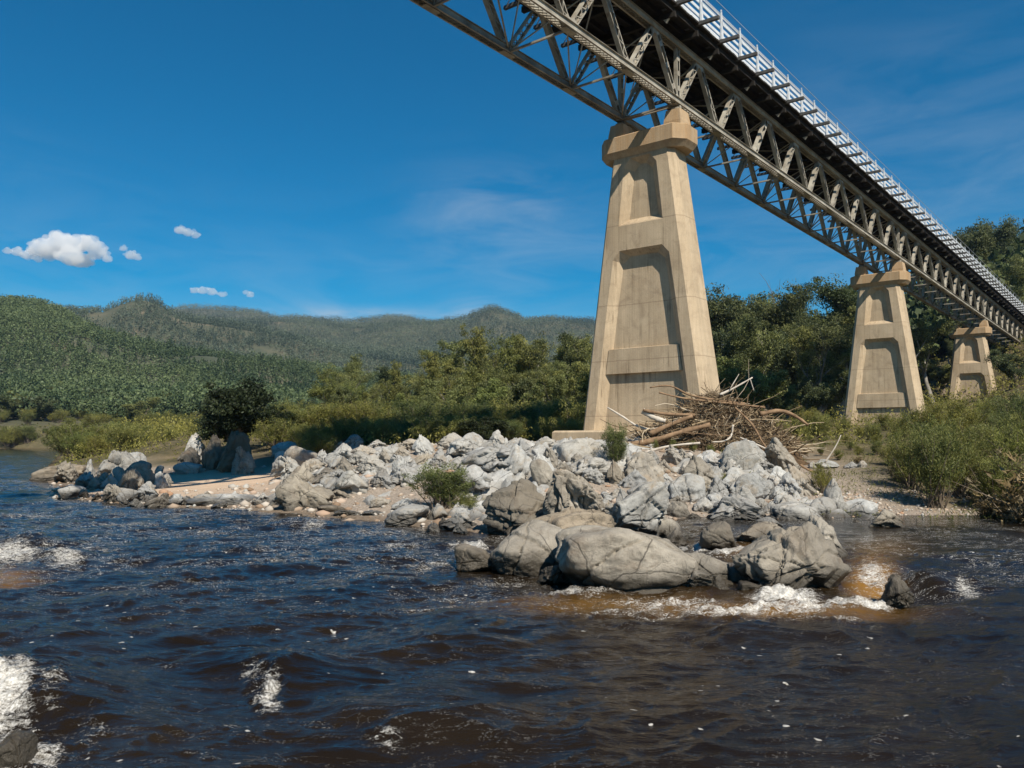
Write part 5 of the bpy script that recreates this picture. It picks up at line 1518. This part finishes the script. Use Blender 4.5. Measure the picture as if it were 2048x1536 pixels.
def build_debris():
    rs = np.random.RandomState(12); mb_v = []; mb_f = []
    n = 20000
    # heap surface: mound between photo x 1270..1600, feet at about 905
    c = pp(1440, 880, 38.6); axw = 3.9; axd = 2.4; axh = 2.35
    a = rs.uniform(0, 6.283, n); r = np.sqrt(rs.uniform(0, 1, n)); x = r * np.cos(a); y = r * np.sin(a)
    env = np.clip(1 - np.abs(x) ** 1.7, 0, 1) * np.clip(1 - np.abs(y) ** 2.2, 0, 1)
    skew = 1 + 0.15 * x
    zt = env ** 0.7 * axh * skew * (1 + 0.25 * vnoise(np.stack([x * 4, y * 4, x * 0], -1), 3)) * (1 - 0.5 * sstep(0.0, 1.0, -x - y * 0.2))
    X = c.x + x * axw; Y = c.y + 1.2 + y * axd; G = ground_z(X, Y)
    Z = G + zt * (1 - 0.35 * rs.uniform(0, 1, n) ** 2)
    d = rs.normal(size=(n, 3)) * np.array([1.2, 0.8, 0.65]); d[:, 2] -= 0.25 * np.sign(d[:, 0]) * x
    d /= np.linalg.norm(d, axis=1, keepdims=True)
    L = 0.2 + 1.5 * rs.uniform(0, 1, n) ** 4; w = 0.006 + 0.024 * rs.uniform(0, 1, n) ** 4
    P = np.stack([X, Y, Z], -1); s = np.cross(d, [0, 0, 1.0]); s /= np.linalg.norm(s, axis=1, keepdims=True); u = np.cross(s, d)
    A = P - d * L[:, None] / 2; B = P + d * L[:, None] / 2 + rs.normal(size=(n, 3)) * 0.08 * L[:, None]
    Vs = []
    for base in (A, B):
        for k in range(3):
            an = k * 2.094; Vs.append(base + (s * math.cos(an) + u * math.sin(an)) * w[:, None])
    V = np.stack(Vs, 1).reshape(-1, 3); t = np.array([[0, 1, 4, 3], [1, 2, 5, 4], [2, 0, 3, 5]])
    F = (t[None] + (np.arange(n) * 6)[:, None, None]).reshape(-1, 4)
    # longer crooked branches poking out
    extra = MB(); rq = random.Random(4)
    for i in range(150):
        xx, yy = rq.uniform(-.9, .95), rq.uniform(-.9, .3); bx = c.x + xx * axw; by = c.y + 1.2 + yy * axd
        e_ = max(0, 1 - abs(xx) ** 1.7) * max(0, 1 - abs(yy) ** 2.2)
        q_ = Vector((bx, by, gz(bx, by) + e_ ** .7 * axh * rq.uniform(.3, .95))); dd = Vector((rq.gauss(xx * .8, .9), rq.gauss(-.3, .4), rq.gauss(.15, .3))).normalized()
        LL = rq.uniform(.8, 2.8); pts = [q_]
        for k in range(5): dd = (dd + Vector((rq.gauss(0, .22), rq.gauss(0, .22), rq.gauss(-.03, .18)))).normalized(); q_ = q_ + dd * LL / 5; pts.append(q_.copy())
        r0 = rq.uniform(.012, .05); extra.tube(pts, [r0 * (1 - .14 * k) for k in range(6)], 5, False)
    ev = np.array([v_[:] for v_ in extra.v]); ef = np.array([f_ for f_ in extra.f]); F = np.concatenate([F, ef + len(V)]); V = np.concatenate([V, ev])
    tone = np.concatenate([np.repeat(rs.uniform(0, 1, n) ** 1.2, 6), np.repeat(rs.uniform(.3, 1, 150), 30)])
    tt = NT('flood_debris'); cc = tt.ramp(tt.attr('tone'), [(0.0, (0.06, 0.04, 0.025)), (0.45, (0.18, 0.125, 0.075)), (0.8, (0.38, 0.29, 0.18)), (1.0, (0.58, 0.49, 0.37))])
    m = tt.fin(cc, 0.9, None, 0.1)
    o = link('flood_debris', np_mesh('flood_debris', V, F, m, False, {'tone': tone})); tag(o, 'tangled brown heap of flood sticks and roots against the nearest pier', 'debris heap', None, 'stuff')
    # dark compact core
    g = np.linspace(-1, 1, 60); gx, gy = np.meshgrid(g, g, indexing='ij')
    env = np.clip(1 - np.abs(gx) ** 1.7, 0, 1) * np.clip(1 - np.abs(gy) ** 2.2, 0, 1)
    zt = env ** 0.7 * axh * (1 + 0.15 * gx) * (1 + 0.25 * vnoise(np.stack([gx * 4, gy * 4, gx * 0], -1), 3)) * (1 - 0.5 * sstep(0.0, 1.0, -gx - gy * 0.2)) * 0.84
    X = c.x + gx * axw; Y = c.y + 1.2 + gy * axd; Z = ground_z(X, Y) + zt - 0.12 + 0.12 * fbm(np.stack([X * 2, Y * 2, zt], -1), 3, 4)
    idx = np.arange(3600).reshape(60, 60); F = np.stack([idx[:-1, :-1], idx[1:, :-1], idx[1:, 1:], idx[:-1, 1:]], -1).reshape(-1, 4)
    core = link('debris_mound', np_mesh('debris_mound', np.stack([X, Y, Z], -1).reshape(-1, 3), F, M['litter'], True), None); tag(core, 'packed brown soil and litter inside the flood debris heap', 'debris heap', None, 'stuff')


build_debris()

# ------------------------------------------------------------------ clouds
def build_cloud(blobs, label, seed):
    """blobs: photo x, y, radius px; one puffy body of scattering vapour 5 km away"""
    V0, F0 = ico(4); Vs = []; Fs = []; b = 0; Y = 5200.0; rs = np.random.RandomState(seed)
    t = NT('cloud_vapour'); t.t.nodes.remove(t.b); vol = t.n('VolumePrincipled'); vol.inputs['Color'].default_value = (1, 1, 1, 1); vol.inputs['Density'].default_value = 0.014; vol.inputs['Anisotropy'].default_value = 0.0
    t.l(vol.outputs[0], t.out.inputs['Volume'])
    blobs = blobs + [(px + r * 1.05 * math.cos(a_), py + r * 0.75 * math.sin(a_), r * rs.uniform(.22, .42)) for px, py, r in blobs for a_ in rs.uniform(3.3, 6.2, 5)]
    for px, py, r in blobs:
        c = at_y(px, py, Y + rs.uniform(-60, 60)); R_ = r / FPX * Y
        W = V0 * (1 + 0.30 * fbm(V0 * 1.6 + seed + b, 4, seed)[:, None]) * R_ * np.array([1.0, 0.9, 0.85]); W[:, 2] = np.where(W[:, 2] < 0, W[:, 2] * 0.6, W[:, 2])
        Vs.append(W + c); Fs.append(F0 + b); b += len(V0)
    o = link('cloud', np_mesh('cloud', np.concatenate(Vs), np.concatenate(Fs), t.m, True))
    md = o.modifiers.new('join', 'REMESH'); md.mode = 'VOXEL'; md.voxel_size = 6.0
    tag(o, label, 'cloud', 'small white clouds over the hills')


build_cloud([(85, 500, 26), (115, 492, 30), (150, 492, 28), (178, 492, 22), (195, 508, 20), (215, 520, 10), (140, 515, 28), (165, 524, 22), (60, 505, 10), (100, 510, 22)], 'largest puffy white cumulus cloud at the left', 1)
build_cloud([(15, 503, 10), (35, 506, 13), (55, 512, 14), (75, 518, 12)], 'low white cloud joined under the left of the largest cloud', 2)
build_cloud([(247, 498, 9), (262, 512, 13), (275, 516, 10)], 'small round cloud just right of the largest cloud', 3)
build_cloud([(360, 462, 12), (378, 466, 12), (392, 472, 9)], 'small pale cloud highest in the sky', 4)
build_cloud([(388, 582, 9), (405, 582, 11), (425, 585, 11), (445, 590, 9)], 'thin flat cloud low over the hills', 5)
build_cloud([(492, 586, 7), (501, 591, 8)], 'tiny cloud right of the thin flat cloud', 6)

# ------------------------------------------------------------------ air between the near bank and the hills
HZ = MB(); HZ.box(-8200, 8200, -300, 4400, -4, 440)
tz = NT('thin_blue_air'); tz.t.nodes.remove(tz.b); vz = tz.n('VolumePrincipled'); vz.inputs['Color'].default_value = (0.38, 0.62, 1.0, 1); vz.inputs['Density'].default_value = 0.00006
tz.l(vz.outputs[0], tz.out.inputs['Volume'])
tag(HZ.build('haze', tz.m), 'thin blue haze softening the far hills', None, None, 'stuff')

# ------------------------------------------------------------------ labels for the repeated rocks and plants
ORD = ['', 'second', 'third', 'fourth', 'fifth', 'sixth', 'seventh', 'eighth', 'ninth', 'tenth', 'eleventh', 'twelfth', 'thirteenth', 'fourteenth', 'fifteenth', 'sixteenth', 'seventeenth', 'eighteenth', 'nineteenth', 'twentieth'] + ['twenty-' + q for q in ('first', 'second', 'third', 'fourth', 'fifth', 'sixth', 'seventh', 'eighth', 'ninth')] + ['thirtieth'] + ['thirty-' + q for q in ('first', 'second', 'third', 'fourth', 'fifth', 'sixth', 'seventh', 'eighth', 'ninth')] + ['fortieth'] + ['forty-' + q for q in ('first', 'second', 'third', 'fourth', 'fifth', 'sixth', 'seventh', 'eighth', 'ninth')]
ROCK_MARKS = [(1038, 1020, 'the dark split boulder'), (1275, 1015, 'the square shouldered boulder'), (1480, 1020, 'the scalloped channel rock'), (1682, 1000, 'the tall pale fin'), (1160, 902, 'the cream dome rock'),
              (940, 885, 'the skyline dome rock'), (600, 987, 'the blocky tan boulder'), (225, 931, 'the striped peaked rock'), (378, 895, 'the pointed white rock'), (112, 945, 'the flat topped tip boulder'), (690, 966, 'the tilted shadowed boulder'),
              (440, 1002, 'the long low slab'), (1010, 924, 'the pale ridge rock'), (810, 1031, 'the lumpy water-edge rock'), (1400, 930, 'the driftwood heap'), (1232, 940, 'the slender upright shrub'), (590, 918, 'the tan grey rock'), (1160, 1004, 'the tall cracked rock'), (1560, 960, 'the scrub beside the gravel bank')]
PLANT_MARKS = {
    'tree': [(705, 760, 'the yellow gum beside the hill'), (860, 730, 'the gap showing the hills'), (955, 700, 'the peak of the hills'), (1105, 700, 'the nearest pier\'s left side'), (1480, 640, 'the nearest pier\'s right side'), (1600, 620, 'the bare tree tops'), (1700, 620, 'the second pier'), (1860, 620, 'the third pier'), (2000, 470, 'the bridge rail end')],
    'hilltree': [(20, 840, 'the far river bend'), (250, 840, 'the hill spur'), (490, 800, 'the near-black bush'), (700, 760, 'the yellow gum')],
    'shrub': [(60, 880, 'the far river bend'), (225, 931, 'the striped peaked rock'), (378, 895, 'the pointed white rock'), (490, 840, 'the near-black bush'), (640, 880, 'the leaning bare branches'), (800, 860, 'the pale bar rocks'), (940, 885, 'the skyline dome rock'), (1100, 870, 'the pier footing'), (1500, 850, 'the driftwood heap'), (1682, 900, 'the tall pale fin'), (1770, 830, 'the second pier'), (1945, 810, 'the third pier'), (2030, 950, 'the flattened dry brush')],
}


def name_all(items, marks):
    """items: (obj, px, py, phrase). Each is named by its nearest landmark, its side of it and its rank outward."""
    buckets = {}
    for o, px, py, ph in items:
        m = min(marks, key=lambda q: abs(q[0] - px) + 1.5 * abs(q[1] - py))
        dx, dy = px - m[0], py - m[1]
        if abs(dx) >= 1.2 * abs(dy): rel = 'right of' if dx > 0 else 'left of'
        else: rel = 'below' if dy > 0 else 'above'
        buckets.setdefault((ph, m[2], rel), []).append((abs(dx) + abs(dy), o))
    for (ph, mk, rel), L in buckets.items():
        L.sort(key=lambda q: q[0])
        for i, (_, o) in enumerate(L):
            if i == 0: o['label'] = f'{ph} nearest {rel} {mk}' if len(L) > 1 else f'{ph} just {rel} {mk}'
            else: o['label'] = f'{ph}, {ORD[min(i, len(ORD) - 1)]} outward {rel} {mk}'


name_all([(o, px, py, adj + (' boulder' if o['category'] == 'boulder' else ' rock')) for o, px, py, adj, done in ROCKS if not done], ROCK_MARKS)
for o, px, py, adj, done in ROCKS: o['group'] = 'rocks of the stony bar'
for cls in ('tree', 'hilltree', 'shrub'):
    its = []
    for o, ph, c in PLANTS:
        if c != cls: continue
        s = o.scale[2]; h = {'tree': 11, 'hilltree': 10, 'shrub': 2.0}[cls] * s
        q = to_px((o.location.x, o.location.y, o.location.z + h)); its.append((o, q[0], q[1], ph))
    name_all(its, PLANT_MARKS[cls])
for pr in GUM + BUSHY + [BARE] + SHR + [BIGB] + DRY:
    if not pr.used: unlink_tree(pr.root)
for o in list(COL.objects):
    if o.name.startswith('riverside_shrub') and o.get('label', '').find('dry') >= 0: o.name = 'dry_brush'
    if o.get('category') == 'dead tree': o.name = 'dead_tree'
